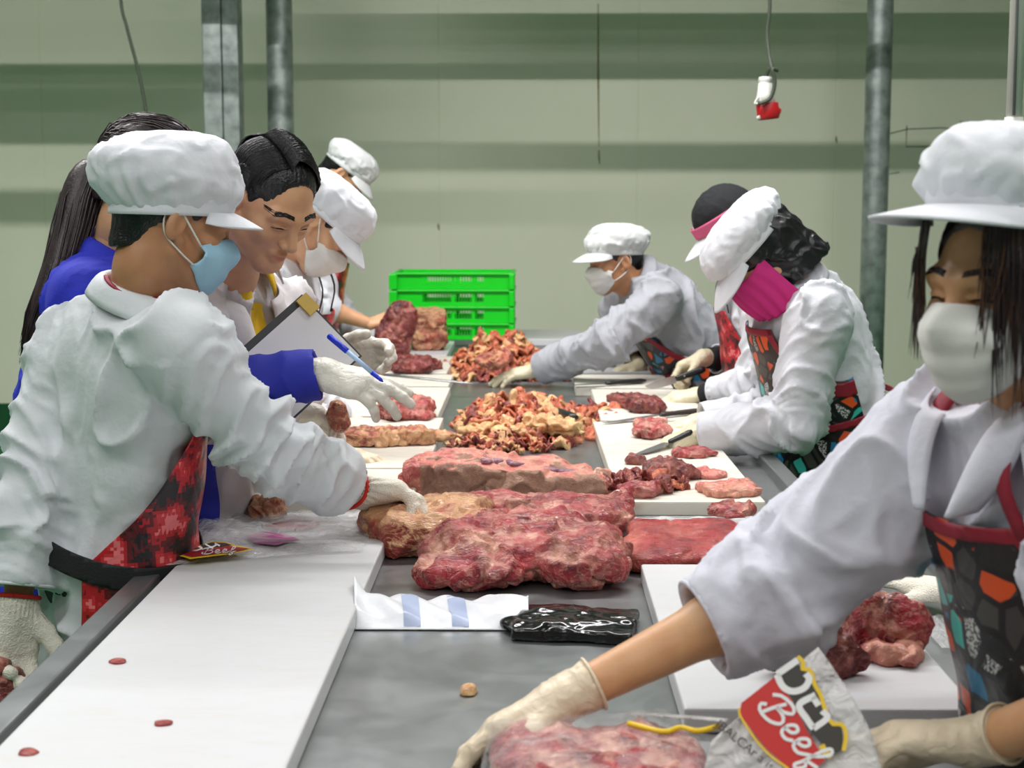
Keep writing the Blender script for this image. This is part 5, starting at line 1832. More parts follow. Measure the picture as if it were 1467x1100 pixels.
# --- left side boards
GL = 'beef pieces on the left boards'
slab('rib_strip', 'long strip of ribs with fat edge on the left board', 428, 648, 606, 642, BZ, .045, M['meat_fat'], 23, 8, group=GL, fat=lambda V, N, n: (N[:, 1] < -.3) * (.5 + n) + .25 * (n > .1))
slab('beef_steak', 'dark steak beside the writing hand', 530, 628, 564, 606, BZ, .055, M['meat'], 24, 6, group=GL, fat=edgefat(.35))
slab('beef_cut', 'dark elongated glossy cut behind the pen', 548, 628, 504, 538, BZ, .060, M['meat_dark'], 25, 6, group=GL)
slab('beef_cut', 'fat-edged cut below the reaching white sleeve', 345, 405, 706, 748, BZ, .05, M['meat_fat'], 26, 5, group=GL, fat=topfat(.6, .5))
pr = [('b', (0, 0, .095), (.078, .10, .092), .1, .012), ('e', (-.04, -.07, .05), (.05, .05, .04), 0), ('e', (.03, -.09, .13), (.05, .03, .03), 0), ('e', (.05, -.08, .06), (.04, .04, .04), 0)]
meat('beef_block', 'tall square block of fatty beef in front of the green crates', T(612, 503, BZ) * (1, 1, 0) + (-.0, .11, BZ + .0005), pr, M['meat_fat'], seed=27, amp=.010, group=GL, fat=lambda V, N, n: (V[:, 2] > .17) * .5 + .9 * (np.sin(V[:, 2] * 75 + 3 * n) > .1) * (.5 + n), h=.005)
hp = W(572, 462, 6.42)
pr = [('e', (0, 0, 0), (.075, .035, .10), np.array(Matrix.Rotation(.35, 3, 'Y'))), ('e', (-.03, -.01, -.06), (.07, .04, .06), 0), ('e', (.01, -.015, -.11), (.04, .03, .04), 0), ('c', (-.08, -.02, -.03), (-.01, -.03, -.13), .018, .016)]
meat('held_beef', 'glossy dark beef cut held up by the farthest left worker', hp, pr, M['meat_dark'], seed=28, amp=.006, flat=False, group=GL, fat=lambda V, N, n: (V[:, 2] < -.06) * (.3 + n))
pr = [('e', (0, 0, 0), (.026, .02, .034), 0), ('e', (.01, 0, -.03), (.022, .02, .02), 0)]
meat('held_beef', 'small fatty beef piece in the white glove under the blue sleeve', W(482, 590, 3.50), pr, M['meat_fat'], seed=29, amp=.004, flat=False, fat=topfat(.5, .3))
pr = [('e', (0, 0, 0), (.05, .045, .06), 0), ('e', (-.02, -.02, -.04), (.04, .04, .03), 0)]
meat('held_beef', 'brown meat lump in the hanging knitted glove at the left edge', W(-4, 985, 2.74), pr, M['meat_dark'], seed=33, amp=.006, flat=False, fat=topfat(.4, .1))
# --- scraps on the long empty board
for px, py, lab in ((150, 948, 'tiny red sliver on the long empty board'), (215, 1036, 'tiny red crumb near the front of the long empty board'), (12, 1078, 'tiny pink crumb at the front left corner of the long board')):
    slab('beef_scrap', lab, px - 5, px + 5, py - 2, py + 2, BZ, .002, M['meat_red'], px, 3, amp=.0006, h=.0012, sz=.45)
for px, py, lab in ((664, 664, 'cream scrap on the bare steel behind the brisket'), (669, 992, 'small cream crumb on the near steel table, left of the glove'), (823, 632, 'orange scrap on bare steel right of the heap, left one'), (850, 628, 'orange scrap on bare steel right of the heap, middle one'), (792, 600, 'cream scrap at the right foot of the heap')):
    slab('beef_scrap', lab, px - (5 if 'crumb' in lab else 12), px + (5 if 'crumb' in lab else 14), py - 4, py + 4, TZ, .008, M['trim_b' if 'cream' in lab else 'trim_a'], px, 4, amp=.003, h=.0025)

# --- heaps of trimmings: a few shapes, copied piece by piece
rnd = random.Random(77)
shapes = {}
def scrap_mesh(seed):
    r = random.Random(seed)
    L_, Wd = r.uniform(.030, .048), r.uniform(.012, .024)
    k1, k2, k3 = r.uniform(-26, 26), r.uniform(20, 60), r.uniform(0, 6)
    def fn(u, v):
        x, y = (u * 2 - 1) * L_, (v * 2 - 1) * Wd * (.55 + .45 * math.sin(u * math.pi) + .25 * math.sin(u * 9 + k3))
        z = .010 * math.sin(x * k2 * 2 + k3) + k1 * x * x * .25 + .012 * math.sin(y * 120 + k3 * 2 + u * 3) + k1 * .5 * y * y
        return np.array([x * (1 - abs(k1) * .006), y, z])
    V, F = sheet(fn, 13, 7)
    V = V + np.stack([noise(V * 55 + seed), noise(V * 55 + seed + 7), noise(V * 55 + seed + 13)], 1) * .007
    V[:, 2] -= V[:, 2].mean()
    F = np.array(F); N = normals(V, F); n = len(V)
    th = .0026 + .0025 * np.clip(fbm(V * 40 + seed, 2) + .5, 0, 1)
    V2 = np.concatenate([V + N * th[:, None], V - N * th[:, None]])
    Fs = [tuple(q) for q in F] + [tuple(q[::-1] + n) for q in F]
    ring = [i for i in range(13)] + [13 * j + 12 for j in range(1, 7)] + [78 + i for i in range(11, -1, -1)] + [13 * j for j in range(5, 0, -1)]
    for a_, b_ in zip(ring, ring[1:] + ring[:1]):
        Fs.append((b_, a_, a_ + n, b_ + n))
    return V2, np.array(Fs)
for key, cnt in (('trim_a', 8), ('trim_b', 6), ('trim_c', 6)):
    shapes[key] = []
    for i in range(cnt):
        V, Q = scrap_mesh(hash(key[-1]) % 7 * 0 + ord(key[-1]) * 10 + i)
        me = quads_mesh('meat_trimming', V, Q)
        me.materials.append(M[key])
        shapes[key].append((me, V, Q))
REST = {k: ([], [], [0]) for k in shapes}
LABEL = {'trim_a': 'orange-pink beef trimming', 'trim_b': 'cream fat trimming', 'trim_c': 'dark red beef trimming'}
def heap(cx, cy, rx, ry, hmax, n, where, grp, wts, z0=TZ, smin=.7, smax=1.25, singles=0):
    """a heap of scraps: the uppermost ones are things of their own, the buried rest is gathered"""
    L_ = []
    for i in range(n):
        a = rnd.uniform(0, 6.283); k = math.sqrt(rnd.uniform(0, 1))
        x, y = cx + rx * k * math.cos(a), cy + ry * k * math.sin(a)
        hh = max(0, hmax * max(0, 1 - k ** 1.6) * (1 + .35 * math.sin(x * 23) * math.cos(y * 19)))
        lay = rnd.random() ** .45
        key = rnd.choices(('trim_a', 'trim_b', 'trim_c'), wts)[0]
        s = rnd.uniform(smin, smax) * (1.0 if k < .8 else .8)
        t = min(1, hh * 15)
        L_.append((lay * (1 if hh > .01 else 2), key, rnd.randrange(len(shapes[key])), (x, y, z0 + .009 + hh * lay), (rnd.uniform(-.8, .8) * t, rnd.uniform(-.8, .8) * t, rnd.uniform(0, 6.283)), (s, s, s * rnd.uniform(.8, 1.4))))
    L_.sort(key=lambda e: -e[0])
    for i, (lay, key, si, loc, rot, sc) in enumerate(L_):
        me, V, Q = shapes[key][si]
        if i < singles:
            o = bpy.data.objects.new('meat_trimming', me)
            COL.objects.link(o)
            o.scale = sc; o.location = loc; o.rotation_euler = rot
            tag(o, LABEL[key] + ' ' + where, 'meat trimming', grp)
        else:
            mx = np.array(Matrix.LocRotScale(Vector(loc), bpy_euler(rot), Vector(sc)))
            Vs, Qs, cnt_ = REST[key]
            Vs.append(V @ mx[:3, :3].T + mx[:3, 3]); Qs.append(Q + cnt_[0]); cnt_[0] += len(V)
from mathutils import Euler
def bpy_euler(r):
    return Euler(r)
heap(-.03, 4.78, .21, .46, .080, 360, 'in the heap in the middle of the tables', 'trimmings in the middle heap', (5, 4, 2), singles=120)
heap(-.10, 4.42, .16, .14, .030, 80, 'at the near edge of the middle heap', 'trimmings at the near edge of the middle heap', (2, 2, 4), smin=.40, smax=.75, singles=40)
heap(.19, 5.0, .10, .14, .03, 40, 'between the heap and the right boards', 'trimmings right of the middle heap', (5, 1, 3), singles=22)
heap(-.13, 6.52, .22, .30, .13, 330, 'in the farther heap under the leaning worker\'s hand', 'trimmings in the farther heap', (6, 4, 1), singles=75)
heap(-.10, 6.12, .26, .08, .02, 60, 'in the dark row before the farther heap', 'trimmings before the farther heap', (1, 1, 4), singles=15)
heap(.27, 3.60, .085, .07, .030, 44, 'crumpled on the stained right board', 'trimmings crumpled on the right board', (1, 0, 5), z0=BZ, smin=.7, smax=1.0, singles=26)
Va, Qa, mi_, n_ = [], [], [], 0
for k_, key in enumerate(('trim_a', 'trim_b', 'trim_c')):
    V, Q = np.concatenate(REST[key][0]), np.concatenate(REST[key][1])
    Va.append(V); Qa.append(Q + n_); n_ += len(V); mi_ += [k_] * len(Q)
me = quads_mesh('buried_trimmings', np.concatenate(Va), np.concatenate(Qa))
o = link('buried_trimmings', me)
for key in ('trim_a', 'trim_b', 'trim_c'):
    me.materials.append(M[key])
me.polygons.foreach_set('material_index', np.array(mi_, np.int32))
tag(o, 'mass of small beef trimmings filling the heaps along the tables', 'meat trimmings', kind='stuff')
# large yellow fat sheet on the heap
pr = [('e', (0, 0, .03), (.085, .06, .028), .2), ('e', (.05, -.03, .03), (.05, .04, .03), 0), ('c', (.07, -.03, .05), (.10, -.09, .015), .014, .010), ('c', (-.06, 0, .05), (.02, -.05, .045), .018, .012)]
meat('fat_sheet', 'large folded yellow fat piece beside the black handle on the heap', T(785, 618, .89) * (1, 1, 0) + (0, .04, .875), pr, M['trim_b'], seed=61, amp=.012, freq=24, flat=False)
pr = [('e', (0, 0, .02), (.11, .05, .018), -.35), ('e', (.05, -.02, .02), (.06, .04, .016), 0)]
meat('fat_sheet', 'pale cream sheet of fat at the front of the heap', T(705, 618, .89) * (1, 1, 0) + (0, .03, .868), pr, M['trim_b'], seed=62, amp=.010, freq=24, flat=False)
pr = [('e', (0, 0, .03), (.07, .06, .03), .2), ('e', (.03, .02, .05), (.05, .04, .02), 0)]
meat('beef_lump', 'brown-orange lump on top of the farther heap', T(706, 520, .95) * (1, 1, 0) + (0, .05, .925), pr, M['meat_fat'], seed=63, amp=.012, freq=24, flat=False)
# ================================================================== green crates
def crate(cx, cy, z, label, top=False):
    w, d, h = .295, .20, .0815
    root = empty('plastic_crate', (cx, cy, z), label, 'crate', 'stacked green plastic crates')
    # floor
    m = MB().box((-w + .012, -d + .012, .0), (w - .012, d - .012, .005)); m.build('crate_floor', M['crate'], root)
    # walls: solid bands, posts and fine bars with open slots between
    for axis, ln, off in ((0, w, -d), (0, w, d), (1, d, -w), (1, d, w)):
        m = MB()
        def bar(a0, a1, z0, z1, t=.004):
            lo, hi = [0, 0, z0], [0, 0, z1]
            lo[axis], hi[axis] = a0, a1
            o = 1 - axis
            c = off - math.copysign(.010, off)
            lo[o], hi[o] = c - t, c + t
            m.box(lo, hi)
        bar(-ln, ln, 0, .020); bar(-ln, ln, .060, h)
        edges_ = [-ln, -ln * .52, -ln * .04, ln * .02, ln * .30, ln * .36, ln * .50, ln] if axis == 0 else [-ln, -ln * .5, -ln * .05, ln * .05, ln * .5, ln]
        solid_ = [(edges_[i], edges_[i + 1]) for i in range(0, len(edges_), 2)] if axis == 0 else [(-ln, -ln * .6), (-ln * .05, ln * .05), (ln * .6, ln)]
        for a0, a1 in solid_:
            bar(a0, a1, .020, .060)
        if axis == 0:
            opens = [(edges_[i], edges_[i + 1]) for i in range(1, len(edges_) - 1, 2)]
        else:
            opens = [(-ln * .6, -ln * .05), (ln * .05, ln * .6)]
        for a0, a1 in opens:
            n = max(3, int((a1 - a0) / .0125))
            for k in range(n):
                c = a0 + (a1 - a0) * (k + .5) / n
                bar(c - .0022, c + .0022, .020, .060, .003)
        m.build('side_panel', M['crate'], root)
    for sx in (-1, 1):
        for sy in (-1, 1):
            MB().bevbox((sx * w - .022, sy * d - .022, .0), (sx * w + .004 * sx + .022 * (sx < 0) + (.0 if sx > 0 else 0), sy * d + .022 * (sy < 0), h - .006), .004).build('corner_post', M['crate'], root)
    m = MB()
    for sy in (-1, 1):
        m.bevbox((-w - .008, sy * d - .010, h - .010), (w + .008, sy * d + .010, h), .003)
    for sx in (-1, 1):
        m.bevbox((sx * w - .010, -d - .008, h - .010), (sx * w + .010, d + .008, h), .003)
    m.build('rim', M['crate'], root)
cb = T(650, 487, BZ)
for i, lab in enumerate(('lowest green plastic crate of the stack', 'second green plastic crate from the bottom of the stack', 'third green plastic crate from the bottom of the stack', 'topmost open green plastic crate of the stack')):
    crate(cb[0], cb[1] + .205, BZ + .001 + .083 * i, lab)

# ================================================================== clipboard and pen
A, B_, C_ = W(330, 528, 3.13), W(440, 430, 3.22), W(548, 548, 3.20)
ex, ey = nrm(B_ - A), None
n_ = nrm(np.cross(B_ - A, C_ - A)); n_ = n_ if n_[1] < 0 else -n_
ey = nrm(np.cross(n_, ex)); ey = ey if ey @ (C_ - B_) > 0 else -ey
Rc = np.stack([ex, ey, np.cross(ex, ey)], 1)
L1, L2 = np.linalg.norm(B_ - A), .165
root = empty('clipboard', A, 'dark clipboard with a blank white sheet held over the table', 'clipboard')
def qbox(mb, lo, hi):
    return mb.box(lo, hi, Rc, (0, 0, 0))
sgn = 1 if (Rc[:, 2] @ n_) > 0 else -1
z0_, z1_ = (0, .004) if sgn > 0 else (-.004, 0)
qbox(MB(), (-.02, -.016, min(z0_, z1_)), (L1, L2, max(z0_, z1_))).build('backing_board', M['clipboard'], root)
zz = .0046 * sgn
lo, hi = sorted((zz, zz + .0012 * sgn))
qbox(MB(), (-.015, .0, lo), (L1 - .004, L2 - .004, hi)).build('paper_sheet', M['paper'], root)
lo, hi = sorted((zz, zz + .010 * sgn))
qbox(MB(), (L1 - .022, -.012, lo), (L1 + .006, .03, hi)).build('clip', M['yellow_plastic'], root)

pa, pb = W(470, 480, 2.97), W(549, 547, 2.95)
root = empty('ballpoint_pen', pa, 'blue ballpoint pen in the writing hand', 'pen')
dpen = pb - pa
MB().tube([dpen * 0, dpen * .02, dpen * .34, dpen * .35], [.004, .0062, .0062, .0055], 12).build('cap', M['pen_blue'], root)
MB().tube([dpen * .34, dpen * .8], .0048, 12).build('barrel', M['pen_clear'], root)
MB().tube([dpen * .8, dpen * .96, dpen], [.0055, .0035, .001], 12).build('tip', M['pen_blue'], root)
MB().tube([dpen * .02 + (0, -.008, .003), dpen * .26 + (0, -.008, .003)], .002, 6).build('pocket_clip', M['pen_blue'], root)

# ================================================================== knives
def knife(h0, h1, tip, label, wide=.028, hm='handle', thick=.011, up=(0, 0, 1), lie=True):
    h0, h1, tip = map(np.asarray, (h0, h1, tip))
    root = empty('knife', h1, label, 'knife', 'butcher knives')
    d = nrm(h0 - h1)
    side = nrm(np.cross((0, 0, 1), d)) if lie else np.array([0, 0, 1.])
    nrml = np.cross(d, side)
    Lh = np.linalg.norm(h0 - h1)
    P = [d * t * Lh for t in (0, .08, .3, .6, .88, 1.0)]
    MB().tube(P, [thick * .8, thick * 1.05, thick * .95, thick * 1.1, thick * 1.2, thick * .8], 10, flat=(nrml, .7)).build('handle', M[hm], root)
    q = tip - h1
    bl = nrm(q); Lb = np.linalg.norm(q)
    sd = nrm(side - (side @ bl) * bl); nn = np.cross(bl, sd)
    prof = [(0, .40, -.45), (.06, .5, -.5), (.5, .5, -.5), (.8, .42, -.36), (.94, .34, -.05), (1.0, .28, .22)]
    V, F = [], []
    for t, a, b in prof:
        c = bl * t * Lb
        V += [c + sd * a * wide + nn * .0011, c + sd * b * wide, c + sd * a * wide - nn * .0011]
    for i in range(len(prof) - 1):
        k = i * 3
        F += [(k, k + 1, k + 4, k + 3), (k + 1, k + 2, k + 5, k + 4), (k + 2, k, k + 3, k + 5)]
    F += [(0, 2, 1), (len(V) - 3, len(V) - 2, len(V) - 1)]
    MB().add(V, F).build('blade', M['blade'], root)
    for t in (.3, .7):
        MB().tube([P[0] + d * Lh * t + nrml * thick * .6, P[0] + d * Lh * t + nrml * thick * .76], .003, 8).build('rivet', M['blade'], root)
kz = BZ + .012
knife(T(1003, 588, kz), T(946, 594, kz), T(862, 607, BZ + .004), 'knife with dark wooden handle lying above the cream glove', hm='handle_brown')
knife(T(924, 545, kz), T(868, 549, kz), T(802, 553, BZ + .004), 'black-handled knife lying on the small board, right side')
knife(W(1010, 528, 5.33), W(968, 543, 5.33), W(925, 556, 5.40), 'dark knife held by the black-cuffed worker', lie=False)
knife(W(992, 618, 4.22), W(958, 634, 4.22), T(912, 652, BZ + .004), 'short knife in the cream glove of the worker with magenta cloth', lie=True, wide=.034)
knife(T(824, 598, .93), T(784, 583, .93), T(745, 575, .91), 'black-handled knife half buried in the trimmings heap', thick=.014)
knife(T(912, 514, kz), T(876, 519, kz), T(815, 524, BZ + .004), 'farthest black-handled knife near the leaning worker')
root = empty('sharpening_steel', T(545, 536, .93), 'long grey sharpening steel pointing at the farther heap', 'sharpening steel')
q0, q1 = T(545, 536, .93), T(682, 550, .90)
MB().tube([(q1 - q0) * 0, (q1 - q0) * .9, (q1 - q0)], [.010, .009, .003], 10, flat=((0, 0, 1), .5)).build('rod', M['blade'], root)
MB().tube([(q0 - q1) * .28, (q0 - q1) * .2, (q0 - q1) * .02, (q0 - q1) * 0], [.012, .016, .014, .018], 12).build('handle', M['handle'], root)

# ================================================================== film, bags, spare glove
# white film strip
c = T(632, 878, TZ); fx, fy, frx, fry = foot(510, 757, 858, 904, TZ, .012)
def strip_fn(u, v):
    x = -frx + 2 * frx * u
    y = -fry + 2 * fry * v
    z = .012 + .008 * math.sin(u * 7 + 1) * math.sin(v * 3) + .006 * math.sin(u * 23 + v * 9) + .035 * max(0, 1 - u * 14) * v + (.010 if 0 < v < .9 else 0) * math.sin(v * 3.1)
    if v < .08: z = .002
    return np.array([x - .02 * v * (u < .1), y, z])
V, Fq = sheet(strip_fn, 60, 18)
ws = empty('plastic_film', (fx, fy, TZ + .001), 'flattened white plastic film strip before the big beef cut', 'plastic film')
solid(link('film', quads_mesh('film', V, np.array(Fq)), M['foil'], ws), .0015)
for u0 in (.22, .50):
    def bf(u, v, u0=u0):
        p = strip_fn(min(1, u0 + .10 * u + .06 * (1 - v)), .06 + .9 * v)
        return p + np.array([0, -.0008, .0022])
    V, Fq = sheet(bf, 8, 16)
    link('band', quads_mesh('band', V, np.array(Fq)), M['foil_band'], ws)
# black plastic bag
fx, fy, frx, fry = foot(712, 928, 866, 926, TZ, .02)
pr = [('b', (.01, 0, .010), (frx * .80, fry * .86, .010), -.14, .006), ('e', (-.02, .0, .012), (frx * .8, fry * .7, .012), -.1), ('c', (-frx * .85, 0, .008), (-frx * .4, .02, .016), .010, .014), ('c', (-.04, -fry * .6, .018), (frx * .7, -fry * .3, .016), .008, .006)]
me, V, Q = meat_mesh('black_bag', pr, seed=91, amp=.0022, freq=18, h=.003, grain=.0008); del me['tmp']
tag(link('black_bag', me, M['black_bag'], None, (fx, fy, TZ + .0005)), 'flat glossy black plastic bag in front of the big beef cut', 'bag')

def stroke(mb, pts, w, mp, lift=.0006, n=26, smooth=True):
    """flat ribbon of lettering: 2-D points mapped onto a surface by mp"""
    P = spline([(p[0], p[1], 0) for p in pts], n)[:, :2] if smooth else np.array(pts, float)
    tg = np.gradient(P, axis=0); tg /= np.linalg.norm(tg, axis=1)[:, None] + 1e-9
    nn = np.stack([-tg[:, 1], tg[:, 0]], 1)
    V, F = [], []
    for i in range(len(P)):
        V += [mp(P[i] + nn[i] * w / 2, lift), mp(P[i] - nn[i] * w / 2, lift)]
    F = [(2 * i, 2 * i + 1, 2 * i + 3, 2 * i + 2) for i in range(len(P) - 1)]
    mb.add(V, F)
def poly(mb, pts, mp, lift):
    V = [mp(np.array(p, float), lift) for p in pts]
    mb.add(V, [tuple(range(len(V)))])
BEEF = [[(-.06, .72), (.12, .95), (.48, 1.0), (.64, .82), (.46, .60), (.24, .54), (.56, .50), (.68, .26), (.46, .02), (.12, .0), (-.04, .18), (.06, .34)], [(.34, .88), (.24, .5), (.16, .06)],
        [(.78, .28), (1.02, .34), (1.08, .54), (.94, .62), (.82, .40), (.86, .10), (1.06, .04), (1.22, .20)],
        [(1.26, .26), (1.48, .34), (1.54, .54), (1.40, .62), (1.28, .40), (1.32, .10), (1.52, .04), (1.68, .20)],
        [(1.68, .20), (1.92, .50), (2.06, .90), (1.94, 1.02), (1.86, .70), (1.80, .0), (1.74, -.32), (1.86, -.36), (1.94, -.06), (1.82, .06), (2.16, .22)]]

# clear printed bags on the long board
def bag_z(x, y):
    return BZ + .004 + .006 * (1 + math.sin(x * 31 + y * 13)) * .5 + .004 * math.sin(y * 60 + x * 17)
bq = [T(212, 815, BZ), T(520, 792, BZ), T(545, 738, BZ), T(285, 738, BZ)]
bc = sum(bq) / 4
root = empty('clear_bag', (bc[0], bc[1], BZ), 'empty clear printed bags lying at the far end of the long board', 'bag')
def clear_fn(u, v, k=0):
    a = bq[0] * (1 - u) + bq[1] * u; b = bq[3] * (1 - u) + bq[2] * u
    p = a * (1 - v) + b * v
    return np.array([p[0] - bc[0], p[1] - bc[1], bag_z(p[0], p[1]) - BZ + k])
V, Fq = sheet(clear_fn, 60, 36)
link('film', quads_mesh('film', V, np.array(Fq)), M['film'], root)
V, Fq = sheet(lambda u, v: clear_fn(.06 + u * .9, .35 + .62 * v, .006 + .003 * math.sin(u * 40 + v * 22)), 60, 30)
link('film', quads_mesh('film', V, np.array(Fq)), M['film'], root)
def px_table(p, lift):
    q = T(p[0], p[1], BZ)
    return np.array([q[0] - bc[0], q[1] - bc[1], bag_z(q[0], q[1]) * 0 + .0165 + lift * 1.6])
def small_logo(dx, dy, s, parent, full=True):
    cv = lambda x, y: (200 + x / 4.075 * s + dx, 720 + y / 4.075 * s + dy)
    g = lambda pts: [cv(*p) for p in pts]
    m = MB(); poly(m, g([(200, 350), (300, 380), (560, 345), (665, 320), (560, 296), (500, 278), (420, 275), (300, 315)]), px_table, 0); m.build('yellow_border', M['print_yellow'], parent)
    m = MB(); poly(m, g([(225, 350), (305, 370), (560, 338), (640, 320), (520, 303), (430, 318), (330, 330)]), px_table, .0006); m.build('red_banner', M['print_dark_red'], parent)
    m = MB(); poly(m, g([(330, 325), (350, 305), (420, 283), (500, 286), (540, 298), (430, 314)]), px_table, .0007); m.build('dark_field', M['print_black'], parent)
    m = MB()
    for ln in ([(290, 325), (330, 333), (365, 318), (340, 308)], [(385, 295), (420, 312), (450, 300)], [(440, 290), (470, 305)]):
        stroke(m, g(ln), 2.2 * s, px_table, .0010)
    for ln in BEEF:
        stroke(m, [cv(365 + 92 * x + 8 * y, 356 - 5 * x - 36 * y) for x, y in ln], 1.3 * s, px_table, .0012)
    m.build('white_lettering', M['print_white'], parent)
small_logo(0, 0, 1.0, root)
small_logo(-28, 27, .62, root)
m = MB(); poly(m, [(352, 772), (380, 766), (412, 770), (430, 778), (395, 786), (366, 783)], px_table, -.006); m.build('printed_panel', plain('faded_magenta_print', srgb(170, 90, 140), .4), root)
m = MB(); poly(m, [(378, 757), (420, 748), (470, 752), (440, 762), (400, 764)], px_table, -.006); m.build('printed_panel', M['print_dark_red'], root)

# bag of beef in the front, its printed corner lifted by the gloved hand
pr = [('b', (0, 0, .028), (.115, .13, .027), .1, .02), ('e', (-.05, .03, .036), (.08, .10, .03), .2), ('e', (.06, .02, .032), (.07, .10, .032), 0), ('e', (.0, -.06, .034), (.10, .09, .030), 0)]
meat('bagged_beef', 'beef joint inside the clear bag at the bottom of the picture', (.080, 1.76, TZ + .003), pr, M['meat'], seed=71, amp=.007, group=GB, fat=lambda V, N, n: .3 * (n > .15) + .4 * (n > .35))
root = empty('printed_bag', (.10, 1.78, TZ), 'clear plastic bag of beef with a red Beef logo, held by the nearest woman', 'bag')
rb = np.array([.10, 1.78, TZ])
# body of the bag around the joint
pr = [('b', (-.02, -.02, .034), (.130, .145, .034), .1, .026), ('e', (-.07, .01, .040), (.09, .11, .035), .2), ('e', (.04, .0, .037), (.09, .11, .037), 0), ('e', (.13, -.02, .032), (.09, .10, .034), 0), ('e', (.20, -.03, .028), (.09, .08, .03), 0)]
me, V, Q = meat_mesh('bag_body', pr, seed=72, amp=.006, freq=14, h=.004, grain=.001); del me['tmp']
link('bag_body', me, M['film_thin'], root)
# lifted corner: a soft film sheet
Pn0 = W(1105, 1040, 1.75)
nrm_n = nrm(np.array([-.18, -.86, .48]))
def onp(px, py, lift=0.0):
    d = ray(px, py); o = np.array([0, 0, CAM_Z])
    t = ((Pn0 - o) @ nrm_n) / (d @ nrm_n)
    return o + d * t + nrm_n * lift
def corner(u, v):
    a = np.array([1020., 1060.]) * (1 - u) + np.array([1172., 925.]) * u
    b = np.array([985., 1180.]) * (1 - u) + np.array([1255., 1130.]) * u
    p = a * (1 - v) + b * v
    if u > .8:
        p = p + np.array([26 * (u - .8) * 5 * math.sin(v * 2.6), 0])
    w = .0022 * math.sin(u * 16 + v * 8) + .0018 * math.sin(v * 26 + u * 5)
    edge = max(0, 1 - min(u, 1 - u) * 6)
    return onp(p[0], p[1], w - .004 - .010 * edge * v) - rb
V, Fq = sheet(corner, 50, 44)
solid(link('bag_corner', quads_mesh('bag_corner', V, np.array(Fq)), M['film_milky'], root), .0006)
mp = lambda p, lift: onp(p[0], p[1], .0022 + lift) - rb
cv = lambda x, y: (960 + x / 4.89, 900 + y / 4.89)
g = lambda pts: [cv(*p) for p in pts]
m = MB(); poly(m, g([(735, 340), (500, 525), (485, 600), (660, 830), (830, 985), (960, 1010), (1090, 930), (960, 720), (850, 500)]), mp, 0); m.build('red_banner', M['print_red'], root)
m = MB()
poly(m, g([(740, 340), (870, 245), (985, 300), (1000, 400), (1060, 500), (1100, 640), (1205, 690), (1215, 850), (1140, 890), (1060, 810), (960, 700), (860, 510)]), mp, .0002)
m.build('dark_field', M['print_black'], root)
m = MB()
stroke(m, g([(895, 200), (935, 245), (925, 285), (985, 300), (1010, 390), (1055, 470), (1075, 540), (1130, 665), (1200, 675), (1232, 745), (1215, 860)]), 6.0, mp, .0005)
stroke(m, g([(485, 560), (495, 620), (600, 780), (700, 890), (830, 985)]), 3.2, mp, .0005)
stroke(m, g([(1060, 820), (1090, 870), (1130, 900)]), 9, mp, .0006)
m.build('yellow_border', M['print_yellow'], root)
m = MB()
stroke(m, g([(895, 225), (750, 325)]), 9.5, mp, .0008, smooth=False)
stroke(m, g([(748, 325), (790, 410), (860, 445), (940, 420), (975, 360), (950, 320)]), 9.5, mp, .0008)
stroke(m, g([(1020, 470), (905, 540), (960, 640), (1005, 705)]), 9.5, mp, .0008)
stroke(m, g([(1000, 480), (1040, 545)]), 9, mp, .0008, smooth=False)
stroke(m, g([(1005, 705), (1100, 630), (1065, 580)]), 9, mp, .0008)
u_, v_ = np.array([395, 455]) / 2.16 * .98, np.array([190, -128]) * .86
for ln in BEEF:
    stroke(m, [cv(*(np.array([612, 560]) + u_ * x + v_ * y - 0)) for x, y in ln], 5.2, mp, .0010)
m.build('white_lettering', M['print_white'], root)
# small printed line below the banner
fc = bpy.data.curves.new('small_print', 'FONT')
fc.body = 'JBALCAr a isc'; fc.size = .0155
fo = bpy.data.objects.new('small_print', fc); COL.objects.link(fo)
fo.parent = root
p0, p1 = onp(1024, 1040, .003), onp(1112, 1112, .003)
xa = nrm(p1 - p0); ya = nrm(np.cross(nrm_n, xa))
mt = Matrix((( xa[0], ya[0], nrm_n[0], p0[0] - rb[0]), (xa[1], ya[1], nrm_n[1], p0[1] - rb[1]), (xa[2], ya[2], nrm_n[2], p0[2] - rb[2]), (0, 0, 0, 1)))
fo.matrix_local = mt
dg_ = bpy.context.evaluated_depsgraph_get()
me = bpy.data.meshes.new_from_object(fo.evaluated_get(dg_))
bpy.data.objects.remove(fo, do_unlink=True)
fo = link('small_print', me, M['print_black'], root)
fo.matrix_local = mt
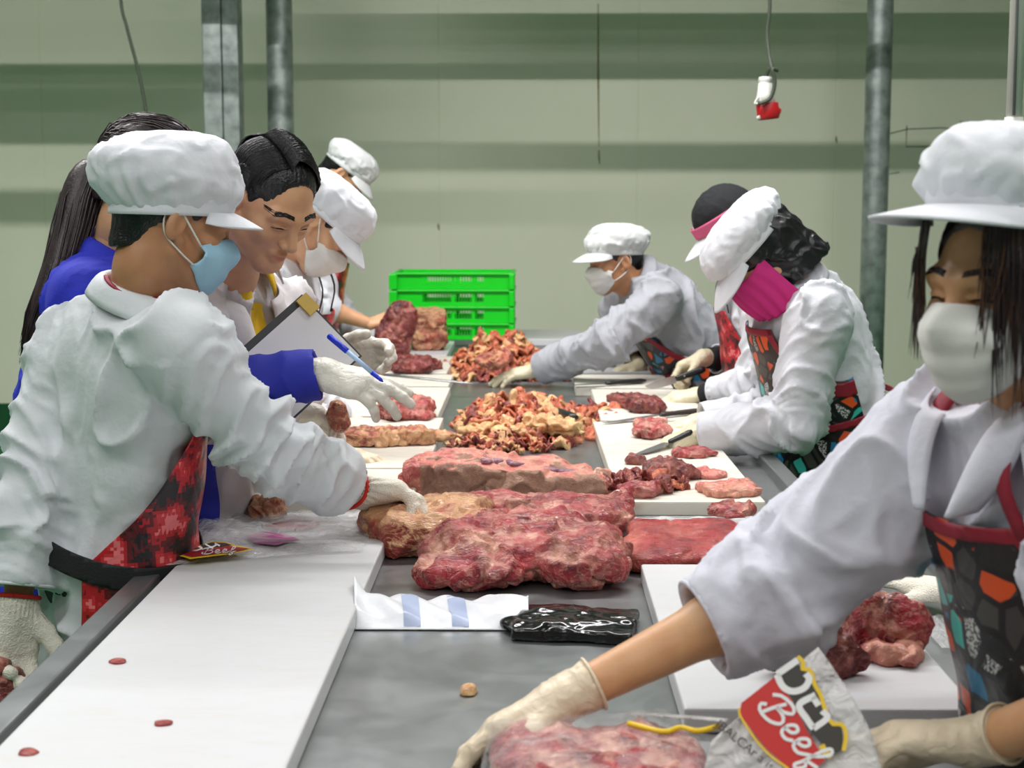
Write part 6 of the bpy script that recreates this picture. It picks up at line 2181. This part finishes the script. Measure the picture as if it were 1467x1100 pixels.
# sealed edge of the bag and yellow print on its body
p = [T(905, 1022, .925), T(1000, 1028, .925), W(1040, 1032, 1.80)]
MB().tube([q - rb for q in p], .006, 6, flat=((0, 0, 1), .3)).build('sealed_edge', M['film_milky'], root)
p = [T(900, 1036, .925), T(950, 1048, .925), T(975, 1042, .925), T(1000, 1047, .925), T(1030, 1040, .925)]
MB().tube([q - rb for q in spline(p, 18)], .0035, 6).build('yellow_border', M['print_yellow'], root)

# spare knitted glove on the rim at the right
gl = T(1338, 872, TZ + .03)
root = empty('knitted_glove', (gl[0], gl[1], TZ + .027), 'spare white knitted glove with dark red cuff lying on the table edge', 'glove')
pr_ = hand_prims(np.array([.05, .06, .02]), (-.6, .75, 0), (0, 0, -1), True, (.1, .1, .15, .2), .2, .06)
F = Field(np.array([-.16, -.05, -.02]), np.array([.16, .28, .07]), .0035)
for a, b, ra, rb_, k in pr_:
    F.cone(a, b, ra + .003, rb_ + .003, k)
F.cone((.05, .06, .02), (.10, .0, .02), .032, .036, .02)
V, Q = F.mesh(1); V[:, 2] = np.maximum(V[:, 2] * .8, .001)
link('glove_body', quads_mesh('glove_body', V, Q), M['knit'], root)
MB().tube([np.array([.105, -.005, .018]) + .036 * (math.cos(a) * nrm(np.array([.75, .6, 0])) + .7 * math.sin(a) * np.array([0, 0, 1])) for a in np.linspace(0, 6.283, 24)], .007, 7, cap=False).build('cuff_rim', M['crimson'], root)
# small clear bag next to it
fx, fy, frx, fry = foot(1340, 1395, 880, 935, TZ, .01)
V, Fq = sheet(lambda u, v: np.array([(u * 2 - 1) * frx, (v * 2 - 1) * fry, .004 + .004 * math.sin(u * 19) * math.sin(v * 13)]), 24, 24)
tag(link('clear_wrap', quads_mesh('clear_wrap', V, np.array(Fq)), M['film'], None, (fx, fy, TZ + .004)), 'crumpled clear wrap on the steel beside the right foreground board', 'plastic film')
# clear film between the steak and the stained board
fx, fy, frx, fry = foot(868, 1110, 744, 772, TZ, .004)
V, Fq = sheet(lambda u, v: np.array([(u * 2 - 1) * frx, (v * 2 - 1) * fry, .006 + .004 * math.sin(u * 29) * math.sin(v * 5)]), 40, 10)
tag(link('clear_wrap', quads_mesh('clear_wrap', V, np.array(Fq)), M['film_milky'], None, (fx, fy, TZ + .002)), 'milky plastic sheet beyond the broad red steak', 'plastic film')
